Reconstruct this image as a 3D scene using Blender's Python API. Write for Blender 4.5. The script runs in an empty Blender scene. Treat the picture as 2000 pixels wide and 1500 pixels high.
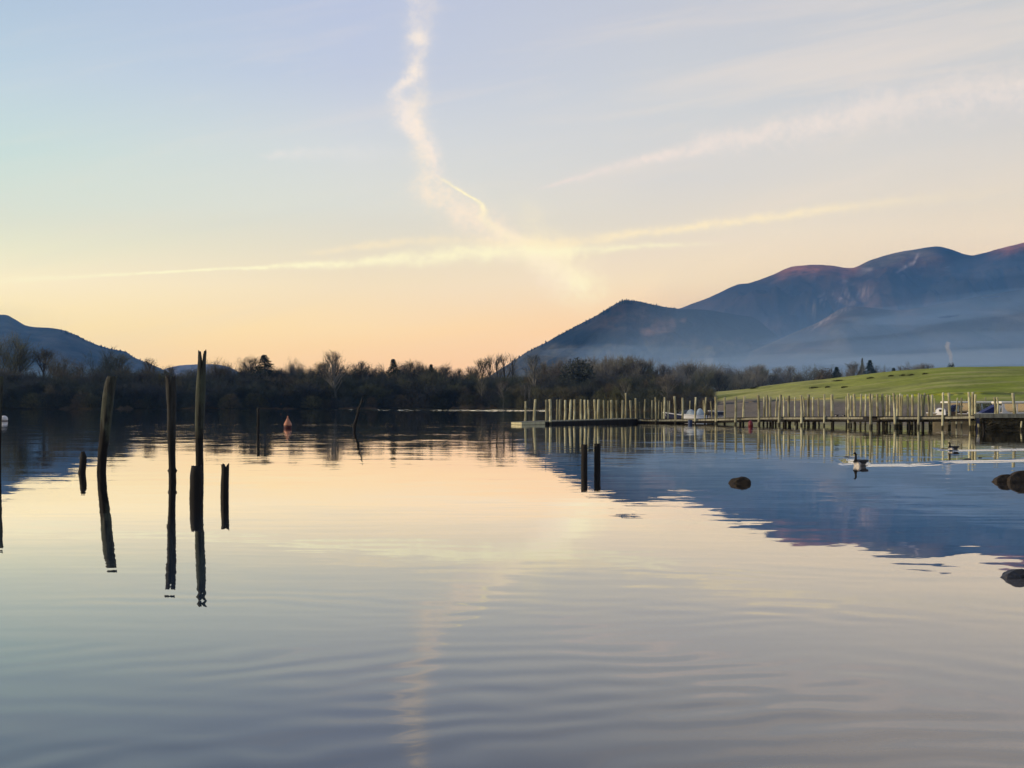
import bpy, math, random
from mathutils import Vector, noise
R = math.radians
C = bpy.context.scene.collection
sc = bpy.context.scene
F = 2500.0; HZ = 789.0; CH = 1.6          # focal length and horizon of the view, eye height in metres

# ------------------------------------------------------------------ camera
cam = bpy.data.cameras.new("camera"); camo = bpy.data.objects.new("camera", cam); C.objects.link(camo)
camo.location = (0, 0, CH); camo.rotation_euler = (R(90), 0, 0)
cam.sensor_width = 36; cam.lens = 36 * F / 2000; cam.shift_y = (HZ - 750) / 2000
cam.clip_start = 0.1; cam.clip_end = 40000
sc.camera = camo
sc.view_settings.view_transform = 'Standard'; sc.view_settings.look = 'None'
sc.view_settings.gamma = 1; sc.view_settings.exposure = 0.0
sc.cycles.use_denoising = True
sc.cycles.max_bounces = 8; sc.cycles.volume_bounces = 0
sc.cycles.transparent_max_bounces = 12
try: sc.cycles.volume_step_rate = 2.0
except Exception: pass

def lin(c):
    def f(v):
        v /= 255.0
        return v / 12.92 if v <= 0.04045 else ((v + 0.055) / 1.055) ** 2.4
    return (f(c[0]), f(c[1]), f(c[2]), 1)

# ------------------------------------------------------------------ node helper
class NT:
    def __init__(s, tree): s.t = tree; s.n = tree.nodes; s.l = tree.links
    def node(s, typ, **kw):
        nd = s.n.new(typ)
        for k, v in kw.items(): setattr(nd, k, v)
        return nd
    def put(s, sock, v):
        if v is None: return
        if isinstance(v, bpy.types.NodeSocket): s.l.new(v, sock)
        else: sock.default_value = v
    def m(s, op, a=None, b=None, c=None, clamp=False):
        nd = s.node('ShaderNodeMath', operation=op); nd.use_clamp = clamp
        for i, v in enumerate((a, b, c)): s.put(nd.inputs[i], v)
        return nd.outputs[0]
    def vm(s, op, a=None, b=None):
        nd = s.node('ShaderNodeVectorMath', operation=op)
        s.put(nd.inputs[0], a); s.put(nd.inputs[1], b)
        return nd.outputs[0]
    def comb(s, x, y, z):
        nd = s.node('ShaderNodeCombineXYZ')
        for i, v in enumerate((x, y, z)): s.put(nd.inputs[i], v)
        return nd.outputs[0]
    def sep(s, v):
        nd = s.node('ShaderNodeSeparateXYZ'); s.put(nd.inputs[0], v); return nd.outputs
    def noise(s, vec, scale, detail=3, rough=.55, dist=0.0):
        nd = s.node('ShaderNodeTexNoise'); s.put(nd.inputs['Vector'], vec)
        nd.inputs['Scale'].default_value = scale; nd.inputs['Detail'].default_value = detail
        nd.inputs['Roughness'].default_value = rough; nd.inputs['Distortion'].default_value = dist
        return nd.outputs
    def mix(s, fac, a, b, mode='MIX'):
        nd = s.node('ShaderNodeMix', data_type='RGBA', blend_type=mode)
        s.put(nd.inputs[0], fac); s.put(nd.inputs[6], a); s.put(nd.inputs[7], b)
        return nd.outputs[2]
    def mr(s, v, a, b, c=0.0, d=1.0, smooth=True):
        nd = s.node('ShaderNodeMapRange'); nd.interpolation_type = 'SMOOTHSTEP' if smooth else 'LINEAR'
        s.put(nd.inputs[0], v)
        for i, x in enumerate((a, b, c, d)): nd.inputs[i + 1].default_value = x
        return nd.outputs[0]
    def ramp(s, fac, stops):
        nd = s.node('ShaderNodeValToRGB'); s.put(nd.inputs[0], fac); cr = nd.color_ramp
        while len(cr.elements) < len(stops): cr.elements.new(0.5)
        for e, (p, c) in zip(cr.elements, stops): e.position = p; e.color = c
        return nd.outputs[0]
    def curve(s, v, pts):
        nd = s.node('ShaderNodeFloatCurve'); s.put(nd.inputs['Value'], v)
        cv = nd.mapping.curves[0]
        cv.points[0].location = pts[0]; cv.points[1].location = pts[-1]
        for p in pts[1:-1]: cv.points.new(*p)
        nd.mapping.update()
        return nd.outputs[0]

# ------------------------------------------------------------------ world: dusk sky
world = bpy.data.worlds.new("World"); sc.world = world; world.use_nodes = True
w = NT(world.node_tree); w.n.clear()
SUN_AZ, SUN_EL = R(-94), R(13)            # azimuth from +Y, clockwise positive
tc = w.node('ShaderNodeTexCoord')
dx, dy, dz = w.sep(tc.outputs['Generated'])
hl = w.m('SQRT', w.m('ADD', w.m('MULTIPLY', dx, dx), w.m('MULTIPLY', dy, dy)))
yy = w.m('MAXIMUM', dy, w.m('MULTIPLY', hl, 0.45))
U = w.m('DIVIDE', dx, yy); V = w.m('DIVIDE', dz, yy)
X = w.m('ADD', w.m('MULTIPLY', U, F / 2000), 0.5)                 # 0..1 across the seen sky
Q = w.m('SUBTRACT', 1.0, w.m('MULTIPLY', V, F / HZ))              # 0 high, 1 at the horizon
HAZE_D = 5.8e-5; HAZE_Y = 7100.0; HAZE_Z = 1010.0; SIN = (.06, .18, .37)
def air(c, y):
    """sky colour as it must be outside the haze to be seen as c through it, y in picture rows"""
    e = max(.001, (HZ - y) / F); Lp = min(HAZE_Y, (HAZE_Z / e)); T = math.exp(-HAZE_D * Lp); c = lin(c)
    return tuple(max(0, (c[i] / .99 - SIN[i] * (1 - T)) / T) for i in range(3)) + (1,)
def col(stops):
    # ramp in t = (Q+1)/2 : 0.5 is picture top, 1 is horizon; below 0.5 is higher sky
    st = [(0.0, (.36, .46, .76, 1))] + [(0.5 + 0.5 * y / HZ, air(c, y)) for y, c in stops]
    return w.ramp(w.m('MULTIPLY', w.m('ADD', Q, 1.0), 0.5), st)
cA = col([(0,(180,200,220)),(150,(192,212,224)),(300,(205,224,217)),(400,(219,227,211)),(480,(236,234,203)),(550,(255,240,199)),(640,(254,230,175)),(789,(250,212,160))])
cB = col([(0,(188,198,222)),(140,(194,203,222)),(280,(213,217,219)),(400,(222,222,211)),(470,(229,221,200)),(560,(245,225,190)),(640,(254,222,172)),(789,(250,192,150))])
cC = col([(0,(197,201,212)),(200,(207,210,213)),(350,(217,214,209)),(450,(230,219,200)),(550,(245,223,188)),(650,(252,207,165)),(789,(246,190,155))])
cD = col([(0,(202,204,206)),(200,(209,208,207)),(300,(224,216,205)),(400,(236,221,198)),(450,(247,226,196)),(600,(250,214,172)),(789,(246,198,162))])
base = w.mix(w.mr(X, 0.0, 0.35, smooth=False), cA, cB)
base = w.mix(w.mr(X, 0.35, 0.65, smooth=False), base, cC)
base = w.mix(w.mr(X, 0.65, 1.0, smooth=False), base, cD)
P2 = w.comb(X, w.m('MULTIPLY', Q, HZ / 2000), 0.0)
# soft streaked veils, running up to the right
rot = w.node('ShaderNodeVectorRotate'); rot.rotation_type = 'Z_AXIS'
w.put(rot.inputs['Vector'], P2); rot.inputs['Angle'].default_value = R(10)
st1 = w.noise(w.vm('MULTIPLY', rot.outputs[0], (1.6, 16, 1)), 1.0, 5, .55, .6)[0]
st2 = w.noise(w.vm('MULTIPLY', rot.outputs[0], (4, 26, 1)), 1.3, 4, .6, .4)[0]
veil = w.m('MULTIPLY', w.mr(st1, .45, .75), w.mr(X, .15, .75, .35, 1.0))
base = w.mix(w.m('MULTIPLY', veil, .32), base, air((252, 230, 208), 300))
base = w.mix(w.m('MULTIPLY', w.mr(st2, .5, .8), .10), base, air((255, 232, 205), 350))
base = w.mix(w.m('MULTIPLY', w.mr(st1, .5, .2), .12), base, air((196, 206, 214), 300))
# horizontal dark/light wisps near the horizon
wob = w.m('SUBTRACT', w.noise(P2, 26, 7, .68)[0], .5)
wob2 = w.m('SUBTRACT', w.noise(w.vm('ADD', P2, (3, 1, 0)), 75, 6, .7)[0], .5)
den = w.noise(w.vm('ADD', P2, (7, 2, 0)), 34, 8, .72)[0]
def band(axis, ctr, wid, amp, nz=0.006, soft=1.0):
    """a cloud band; axis 'Q': centre x as a function of height, axis 'X': centre height as a function of x. Pixel units."""
    if axis == 'Q':
        t = Q; c = w.curve(t, [(y / HZ, x / 2000) for y, x in ctr]); pos = X
        wd = w.curve(t, [(y / HZ, v / 200) for y, v in wid]); wd = w.m('MULTIPLY', wd, 0.1)
        am = w.curve(t, [(y / HZ, v) for y, v in amp])
    else:
        t = X; c = w.curve(t, [(x / 2000, y / HZ) for x, y in ctr]); pos = w.m('MULTIPLY', Q, HZ / 2000)
        c = w.m('MULTIPLY', c, HZ / 2000)
        wd = w.m('MULTIPLY', w.curve(t, [(x / 2000, v / 200) for x, v in wid]), 0.1)
        am = w.curve(t, [(x / 2000, v) for x, v in amp])
    nw = w.m('MULTIPLY', w.m('ADD', wob, w.m('MULTIPLY', wob2, .6)), w.m('ADD', w.m('MULTIPLY', wd, 2.6), nz * .1))
    d = w.m('DIVIDE', w.m('ADD', w.m('SUBTRACT', pos, c), nw), w.m('MAXIMUM', wd, 1e-4))
    g = w.m('EXPONENT', w.m('MULTIPLY', w.m('MULTIPLY', d, d), -1.0))
    g = w.m('MULTIPLY', w.m('MULTIPLY', g, am), w.mr(den, .3, .62, .35, 1.3))
    return w.m('MULTIPLY', g, w.mr(dy, 0.0, 0.3), clamp=True)
warm = lin((255, 240, 200)); pale = lin((240, 230, 222))
bands = [
 (band('Q', [(0,805),(45,812),(75,820),(100,824),(125,815),(150,805),(165,790),(182,770),(205,785),(250,808),(280,835),(320,848),(350,856),(789,900)],
       [(0,14),(60,14),(78,17),(105,12),(130,12),(150,15),(170,14),(185,16),(220,30),(250,28),(285,18),(330,16),(360,12),(789,10)],
       [(0,.35),(50,.25),(75,.6),(95,.3),(120,.35),(150,.95),(180,.65),(220,.8),(260,.95),(300,.9),(340,.6),(365,.0),(789,0)]), lin((246,234,224))),
 (band('Q', [(0,860),(340,858),(352,868),(365,888),(380,912),(395,936),(410,943),(425,942),(440,956),(460,985),(480,1030),(500,1060),(520,1082),(540,1115),(552,1132),(575,1140),(620,1150),(789,1150)],
       [(0,3),(345,6),(365,5),(390,5),(410,7),(430,12),(450,22),(470,36),(490,56),(510,46),(540,38),(560,34),(600,44),(789,40)],
       [(0,0),(340,0),(352,.5),(380,.85),(405,.95),(430,.8),(460,.8),(500,1.0),(530,.95),(552,.85),(575,.5),(640,.0),(789,0)]), lin((255,244,200))),
 (band('Q', [(0,830),(330,835),(380,860),(430,920),(480,1010),(540,1090),(789,1150)], [(0,30),(330,26),(380,48),(430,60),(480,60),(540,50),(789,40)],
       [(0,.15),(200,.25),(330,.45),(400,.6),(460,.65),(540,.5),(620,0),(789,0)]), lin((253,233,208))),
 (band('Q', [(0,950),(300,985),(400,1028),(450,1062),(500,1098),(789,1150)], [(0,20),(340,22),(450,34),(500,40),(789,40)],
       [(0,0),(360,0),(400,.1),(440,.25),(480,.3),(540,.1),(600,0),(789,0)]), lin((253,238,200))),
 (band('X', [(0,548),(200,538),(400,527),(600,518),(800,505),(1000,491),(1200,484),(1400,476),(1700,455),(2000,440)],
       [(0,6),(150,4),(300,2.6),(450,3),(600,6),(800,12),(1000,16),(1150,8),(1400,5),(2000,5)],
       [(0,.3),(180,.65),(350,.95),(600,.85),(800,.7),(1000,.7),(1150,.55),(1300,.45),(1450,.0),(2000,0)], .002), lin((255,246,205))),
 (band('X', [(0,520),(600,494),(750,476),(900,470),(1060,474),(1250,455),(1400,437),(1700,400),(2000,372)],
       [(0,8),(600,6),(750,8),(900,10),(1100,10),(1400,9),(1700,9),(2000,12)],
       [(0,0),(560,0),(700,.5),(800,.4),(950,.3),(1100,.6),(1300,.65),(1500,.6),(1750,.25),(1900,.1),(2000,0)], .003), lin((255,236,196))),
 (band('X', [(0,420),(1050,368),(1150,342),(1250,315),(1400,280),(1550,252),(1750,205),(2000,180)],
       [(0,3),(1050,3),(1150,7),(1250,10),(1400,20),(1600,30),(2000,40)],
       [(0,0),(1010,0),(1080,.5),(1250,.8),(1400,.6),(1600,.55),(1800,.4),(2000,.45)], .004), lin((240,226,216))),
 (band('X', [(0,330),(540,303),(600,300),(760,296),(2000,200)], [(0,6),(500,6),(560,10),(700,16),(2000,16)],
       [(0,0),(490,0),(560,.6),(620,.35),(750,.15),(850,0),(2000,0)], .004), lin((232,228,222))),
]
skyc = base
def unlin(c): return tuple(255 * (1.055 * v ** (1 / 2.4) - .055) for v in c[:3])
for (g, cc), y_ in zip(bands, (150, 470, 430, 440, 520, 450, 300, 300)): skyc = w.mix(g, skyc, air(unlin(cc), y_))
nish = w.node('ShaderNodeTexSky', sky_type='NISHITA')
nish.sun_disc = False; nish.sun_elevation = SUN_EL; nish.sun_rotation = SUN_AZ; nish.dust_density = 2.0
nsc = w.mix(1.0, nish.outputs[0], (0.1, 0.1, 0.1, 1), 'MULTIPLY')
skyc = w.mix(w.mr(dy, -0.4, 0.15, 0.5, 0.03), skyc, nsc)
bg = w.node('ShaderNodeBackground'); w.put(bg.inputs[0], skyc); bg.inputs[1].default_value = 1.0
out = w.node('ShaderNodeOutputWorld'); w.l.new(bg.outputs[0], out.inputs[0])

sun = bpy.data.lights.new("sun", 'SUN'); sun.energy = 3.2; sun.angle = R(5); sun.color = (1.0, 0.80, 0.55)
suno = bpy.data.objects.new("sun", sun); C.objects.link(suno)
sd = Vector((math.sin(SUN_AZ) * math.cos(SUN_EL), math.cos(SUN_AZ) * math.cos(SUN_EL), math.sin(SUN_EL)))
suno.rotation_euler = sd.to_track_quat('Z', 'Y').to_euler(); suno.location = (0, 0, 50)

# ------------------------------------------------------------------ building helpers
def tag(o, label=None, cat=None, group=None, kind=None):
    if label: o['label'] = label
    if cat: o['category'] = cat
    if group: o['group'] = group
    if kind: o['kind'] = kind
    return o
def empty(name, loc=(0, 0, 0), rz=0.0):
    o = bpy.data.objects.new(name, None); C.objects.link(o); o.location = loc; o.rotation_euler = (0, 0, rz)
    o.empty_display_size = .2
    return o
class MB:
    def __init__(s): s.v = []; s.f = []; s.c = []
    def tube(s, pts, rad, n=8, cap=True, jitter=0.0, rng=None, col=None):
        b = len(s.v); m = len(pts)
        for i, p in enumerate(pts):
            p = Vector(p)
            d = (Vector(pts[min(i + 1, m - 1)]) - Vector(pts[max(i - 1, 0)]))
            d = d.normalized() if d.length > 1e-9 else Vector((0, 0, 1))
            a = Vector((1, 0, 0)) if abs(d.x) < .8 else Vector((0, 1, 0))
            e1 = (a - d * a.dot(d)).normalized(); e2 = d.cross(e1)
            for k in range(n):
                t = 2 * math.pi * k / n
                rr = rad[i] * (1 + (rng.uniform(-jitter, jitter) if rng else 0))
                s.v.append(tuple(p + (e1 * math.cos(t) + e2 * math.sin(t)) * rr))
                if col: s.c.append(col)
        for i in range(m - 1):
            for k in range(n):
                k2 = (k + 1) % n
                s.f.append((b + i * n + k, b + i * n + k2, b + (i + 1) * n + k2, b + (i + 1) * n + k))
        if cap:
            s.f.append(tuple(b + k for k in reversed(range(n))))
            s.f.append(tuple(b + (m - 1) * n + k for k in range(n)))
    def box(s, x0, x1, y0, y1, z0, z1):
        b = len(s.v)
        for z in (z0, z1):
            s.v += [(x0, y0, z), (x1, y0, z), (x1, y1, z), (x0, y1, z)]
        s.f += [(b+3,b+2,b+1,b), (b+4,b+5,b+6,b+7)] + [(b+i, b+(i+1)%4, b+4+(i+1)%4, b+4+i) for i in range(4)]
    def prism(s, a, bb, depth, z0a, z1a, z0b, z1b):
        """plank running from ground point a to bb, going back by depth, bottom/top heights at both ends"""
        a = Vector(a); bb = Vector(bb); d = (bb - a).normalized(); nrm = Vector((-d.y, d.x)) * depth
        b = len(s.v)
        for (p, z0, z1) in ((a, z0a, z1a), (bb, z0b, z1b)):
            q = p + nrm
            s.v += [(p.x, p.y, z0), (p.x, p.y, z1), (q.x, q.y, z1), (q.x, q.y, z0)]
        s.f += [(b, b+1, b+2, b+3), (b+7, b+6, b+5, b+4)] + [(b+i, b+4+i, b+4+(i+1)%4, b+(i+1)%4) for i in range(4)]
    def lathe(s, prof, n=24, cx=0, cy=0):
        b = len(s.v)
        for r, z in prof:
            for k in range(n):
                t = 2 * math.pi * k / n; s.v.append((cx + r * math.cos(t), cy + r * math.sin(t), z))
        for i in range(len(prof) - 1):
            for k in range(n):
                k2 = (k + 1) % n
                s.f.append((b + i * n + k, b + i * n + k2, b + (i + 1) * n + k2, b + (i + 1) * n + k))
        s.f.append(tuple(b + k for k in reversed(range(n)))); s.f.append(tuple(b + (len(prof) - 1) * n + k for k in range(n)))
    def mesh(s, name, mat, smooth=False):
        me = bpy.data.meshes.new(name); me.from_pydata(s.v, [], s.f); me.update()
        if mat: me.materials.append(mat)
        if s.c and len(s.c) == len(s.v):
            ca = me.color_attributes.new('tint', 'FLOAT_COLOR', 'POINT')
            ca.data.foreach_set('color', [x for c in s.c for x in (c[0], c[1], c[2], 1.0)])
        if smooth: me.polygons.foreach_set('use_smooth', [True] * len(me.polygons))
        return me
    def build(s, name, mat, parent=None, smooth=False):
        o = bpy.data.objects.new(name, s.mesh(name, mat, smooth)); C.objects.link(o)
        if parent: o.parent = parent
        return o
def interp(pts, x):
    if x <= pts[0][0]: return pts[0][1]
    for (a, fa), (b, fb) in zip(pts, pts[1:]):
        if x <= b: return fa + (fb - fa) * (x - a) / (b - a)
    return pts[-1][1]
def smooth_interp(pts, x):
    if x <= pts[0][0]: return pts[0][1]
    for i in range(len(pts) - 1):
        a, fa = pts[i]; b, fb = pts[i + 1]
        if x <= b:
            m0 = (fb - pts[max(i-1,0)][1]) / (b - pts[max(i-1,0)][0]) if i else (fb - fa) / (b - a)
            m1 = (pts[min(i+2,len(pts)-1)][1] - fa) / (pts[min(i+2,len(pts)-1)][0] - a)
            h = b - a; t = (x - a) / h
            return ((2*t**3-3*t*t+1)*fa + (t**3-2*t*t+t)*h*m0 + (-2*t**3+3*t*t)*fb + (t**3-t*t)*h*m1)
    return pts[-1][1]
def sstep(a, b, x):
    t = max(0.0, min(1.0, (x - a) / (b - a))); return t * t * (3 - 2 * t)
def gx(px, Y): return (px - 1000) / F * Y
def gz(py, Y): return CH - (py - HZ) / F * Y
def dist(wl): return CH * F / (wl - HZ)
def fbm(x, y, z=0.0, o=4):
    return noise.fractal(Vector((x, y, z)), 1.0, 2.0, o)

# ------------------------------------------------------------------ materials
def new_mat(name):
    m = bpy.data.materials.new(name); m.use_nodes = True; t = NT(m.node_tree); t.n.clear()
    return m, t
def finish(t, shader, disp=None, vol=None):
    o = t.node('ShaderNodeOutputMaterial')
    if shader: t.l.new(shader, o.inputs['Surface'])
    if vol: t.l.new(vol, o.inputs['Volume'])
def bsdf(t, color, rough=.8, spec=.3, normal=None, metal=0.0):
    b = t.node('ShaderNodeBsdfPrincipled'); t.put(b.inputs['Base Color'], color); t.put(b.inputs['Roughness'], rough)
    b.inputs['Specular IOR Level'].default_value = spec; b.inputs['Metallic'].default_value = metal
    if normal: t.l.new(normal, b.inputs['Normal'])
    return b.outputs[0]
def bump(t, h, strength=.5, dist_=.02):
    b = t.node('ShaderNodeBump'); t.put(b.inputs['Height'], h); b.inputs['Strength'].default_value = strength
    b.inputs['Distance'].default_value = dist_; return b.outputs[0]
def c4(r, g, b): return (r, g, b, 1)
def simple(name, c, rough=.7, spec=.3, var=.25, scale=4.0):
    m, t = new_mat(name)
    tcn = t.node('ShaderNodeTexCoord'); oi = t.node('ShaderNodeObjectInfo')
    n = t.noise(t.vm('ADD', tcn.outputs['Object'], oi.outputs['Location']), scale, 5)[0]
    k = t.mr(n, .3, .7, 1 - var, 1 + var, smooth=False)
    finish(t, bsdf(t, t.mix(1.0, c4(*c), t.comb(k, k, k), 'MULTIPLY'), rough, spec, bump(t, n, .3, .02)))
    return m

# water: mirror calm with small slopes; slopes are metres per metre, added to the surface normal
def water_mat():
    m, t = new_mat('lake_water')
    geo = t.node('ShaderNodeNewGeometry'); pos = geo.outputs['Position']
    px, py, pz = t.sep(pos)
    dcam = t.vm('LENGTH', pos); d = t.n[-1].outputs['Value']
    def sl(vec, scale, amp, det=2):
        c = t.noise(vec, scale, det, .5)[1]
        v = t.vm('SUBTRACT', c, (.5, .5, .5)); nd = t.node('ShaderNodeVectorMath', operation='SCALE')
        t.l.new(v, nd.inputs[0]); t.put(nd.inputs['Scale'], amp); return nd.outputs[0]
    v1 = t.vm('MULTIPLY', pos, (.45, 1, 1)); v2 = t.vm('MULTIPLY', pos, (.35, 1, 1))
    patch = t.mr(t.noise(t.vm('MULTIPLY', pos, (.03, .07, 1)), 1.0, 3)[0], .35, .65, .55, 1.35)
    far = t.mr(d, 15, 90, .7, 1.7, smooth=False)
    a1 = t.m('MULTIPLY', patch, far)
    s = t.vm('ADD', sl(v1, 1.1, t.m('MULTIPLY', a1, .014)), sl(v2, 3.2, t.m('MULTIPLY', a1, .013)))
    s = t.vm('ADD', s, sl(t.vm('MULTIPLY', t.vm('ADD', pos, (31, 7, 0)), (.16, 1, 1)), 2.2, t.m('MULTIPLY', a1, .011)))
    s = t.vm('ADD', s, sl(t.vm('MULTIPLY', pos, (.6, 1, 1)), 9.0, t.m('MULTIPLY', a1, .008)))
    s = t.vm('ADD', s, sl(t.vm('MULTIPLY', t.vm('ADD', pos, (3, 11, 0)), (.10, 1, 1)), 5.5, t.m('MULTIPLY', a1, .012)))
    # gentle arcs of swell running in to the near shore
    def ring(cx, cy, lam, amp, wob, lo, hi):
        rx = t.m('SUBTRACT', px, cx); ry = t.m('SUBTRACT', py, cy)
        r = t.m('SQRT', t.m('ADD', t.m('MULTIPLY', rx, rx), t.m('MULTIPLY', ry, ry)))
        nz = t.m('MULTIPLY', t.m('SUBTRACT', t.noise(pos, .35, 3)[0], .5), wob)
        ph = t.m('MULTIPLY', t.m('ADD', r, nz), 2 * math.pi / lam)
        env = t.mr(t.noise(t.vm('MULTIPLY', t.vm('ADD', pos, (cx * 3, 5, 0)), (.5, 1, 1)), .42, 2)[0], .42, .66)
        env = t.m('MULTIPLY', env, t.mr(d, lo, hi, 1.0, 0.0))
        q = t.m('MULTIPLY', t.m('MULTIPLY', t.m('SINE', ph), amp), env)
        return t.comb(t.m('MULTIPLY', q, t.m('DIVIDE', rx, r)), t.m('MULTIPLY', q, t.m('DIVIDE', ry, r)), 0.0)
    s = t.vm('ADD', s, ring(3.5, -4.0, .37, .017, 1.6, 6.0, 12))
    s = t.vm('ADD', s, ring(-6.0, -7.0, .47, .009, 1.6, 7, 17))
    s = t.vm('MULTIPLY', s, (1, 1, 0))
    nrm = t.vm('NORMALIZE', t.vm('ADD', geo.outputs['Normal'], s))
    fr = t.node('ShaderNodeFresnel'); fr.inputs['IOR'].default_value = 1.34; t.l.new(nrm, fr.inputs['Normal'])
    fac = t.m('MULTIPLY', t.m('POWER', fr.outputs[0], 1.35), 1.9, clamp=True)
    gl = t.node('ShaderNodeBsdfGlossy'); gl.inputs['Roughness'].default_value = 0.012
    gl.inputs['Color'].default_value = (1, 1, 1, 1); t.l.new(nrm, gl.inputs['Normal'])
    df = t.node('ShaderNodeBsdfDiffuse'); near_right = t.m('MULTIPLY', t.mr(t.m('DIVIDE', px, t.m('MAXIMUM', py, .5)), -.15, .42), t.mr(d, 20, 8))  # body colour goes paler and browner towards the right in the near water
    t.put(df.inputs['Color'], t.mix(near_right, c4(.012, .028, .045), c4(.15, .13, .11)))
    mx = t.node('ShaderNodeMixShader'); t.put(mx.inputs[0], fac); t.l.new(df.outputs[0], mx.inputs[1]); t.l.new(gl.outputs[0], mx.inputs[2])
    finish(t, mx.outputs[0]); return m
M = {}
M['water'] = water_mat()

def terrain_mat(name, detail_scale, amp=.3, bump_d=1.0, rough=.95):
    m, t = new_mat(name)
    at = t.node('ShaderNodeVertexColor'); at.layer_name = 'tint'
    geo = t.node('ShaderNodeNewGeometry')
    n = t.noise(geo.outputs['Position'], detail_scale, 7, .65)
    k = t.mr(n[0], .3, .7, 1 - amp, 1 + amp, smooth=False)
    k2 = t.mr(t.noise(t.vm('MULTIPLY', geo.outputs['Position'], (1, .4, 1)), detail_scale * .2, 5, .6)[0], .3, .7, 1 - amp * .7, 1 + amp * .7, smooth=False)
    c = t.mix(1.0, at.outputs[0], t.comb(k, k, k), 'MULTIPLY'); c = t.mix(1.0, c, t.comb(k2, k2, k2), 'MULTIPLY')
    finish(t, bsdf(t, c, rough, .1, bump(t, n[0], .8, bump_d))); return m
M['ground'] = terrain_mat('pasture_ground', 1.3, .28, .08)
M['fell'] = terrain_mat('fell_side', .012, .6, 20.0)

# weathered post wood: dark and wet below, lichen-grey above
def wood_mat(name, dry, dark, wet_z, stripe=14.0, tintamp=.3, wet=(.012,.010,.008), lichen=None):
    m, t = new_mat(name)
    geo = t.node('ShaderNodeNewGeometry'); pos = geo.outputs['Position']; oi = t.node('ShaderNodeObjectInfo')
    tcn = t.node('ShaderNodeTexCoord'); ob = t.vm('ADD', tcn.outputs['Object'], oi.outputs['Location'])
    grain = t.noise(t.vm('MULTIPLY', ob, (1, 1, .08)), stripe, 6, .7)[0]
    blot = t.noise(t.vm('MULTIPLY', ob, (1, 1, .5)), 2.3, 5, .6)[0]
    c = t.mix(t.mr(grain, .3, .7), c4(*dark), c4(*dry))
    if lichen: c = t.mix(t.m('MULTIPLY', t.mr(blot, .42, .62), .75), c, c4(*lichen))
    k = t.mr(oi.outputs['Random'], 0, 1, 1 - tintamp, 1 + tintamp, smooth=False)
    c = t.mix(1.0, c, t.comb(k, k, t.m('MULTIPLY', k, .97)), 'MULTIPLY')
    z = t.sep(pos)[2]
    zz = t.m('ADD', z, t.m('MULTIPLY', t.m('SUBTRACT', blot, .5), wet_z * 1.2))
    c = t.mix(t.mr(zz, wet_z * .75, wet_z * 1.15, 1.0, 0.0), c, c4(*wet))
    finish(t, bsdf(t, c, .82, .25, bump(t, grain, .8, .012))); return m
M['old'] = wood_mat('weathered_wood', (.062,.065,.048), (.006,.0055,.005), 1.0, 16, .15, (.010,.008,.006), (.066,.076,.048))
M['old_dark'] = wood_mat('rotten_wood', (.045,.044,.036), (.012,.011,.010), 1.25, 18, .1)
M['black_wood'] = wood_mat('wet_black_wood', (.02,.017,.013), (.007,.006,.005), .3, 16, .1)
M['pile'] = wood_mat('jetty_post_wood', (.42,.38,.21), (.12,.10,.05), .24, 12, .45, (.05,.045,.025), (.52,.50,.32))
M['deck_edge'] = wood_mat('jetty_edge_board', (.30,.29,.21), (.12,.11,.08), .02, 8, .1)
M['deck_dark'] = wood_mat('jetty_underframe', (.022,.018,.014), (.010,.008,.007), .02, 8, .1)
M['raft'] = wood_mat('pale_raft_board', (.66,.60,.36), (.45,.40,.24), .02, 6, .05)

def twig_mat(name, a, b, rough=.9):
    m, t = new_mat(name); oi = t.node('ShaderNodeObjectInfo'); geo = t.node('ShaderNodeNewGeometry')
    n = t.noise(geo.outputs['Position'], .35, 3)[0]
    f = t.m('MULTIPLY', t.m('ADD', oi.outputs['Random'], n), .5)
    finish(t, bsdf(t, t.mix(t.mr(f, .25, .75), c4(*a), c4(*b)), rough, .1)); return m
M['twig'] = twig_mat('bare_twigs', (.066,.076,.056), (.058,.062,.064))
M['twig2'] = twig_mat('olive_twigs', (.125,.125,.062), (.105,.085,.062))
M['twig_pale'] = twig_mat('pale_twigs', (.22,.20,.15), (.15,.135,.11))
M['bark'] = twig_mat('dark_bark', (.045,.040,.034), (.06,.055,.045))
M['birch'] = twig_mat('pale_bark', (.20,.19,.16), (.16,.15,.12))
M['needle'] = twig_mat('conifer_needles', (.016,.028,.016), (.022,.034,.022))
M['reed'] = twig_mat('dry_reeds', (.15,.11,.07), (.10,.08,.05))
M['rush'] = twig_mat('brown_rushes', (.05,.045,.015), (.07,.06,.02))

# ------------------------------------------------------------------ water
def sheet_water():
    mb = MB(); S = 16000
    mb.v = [(-S, -60, 0), (S, -60, 0), (S, S, 0), (-S, S, 0)]; mb.f = [(0, 1, 2, 3)]
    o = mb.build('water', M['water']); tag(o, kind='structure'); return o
sheet_water()

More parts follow.
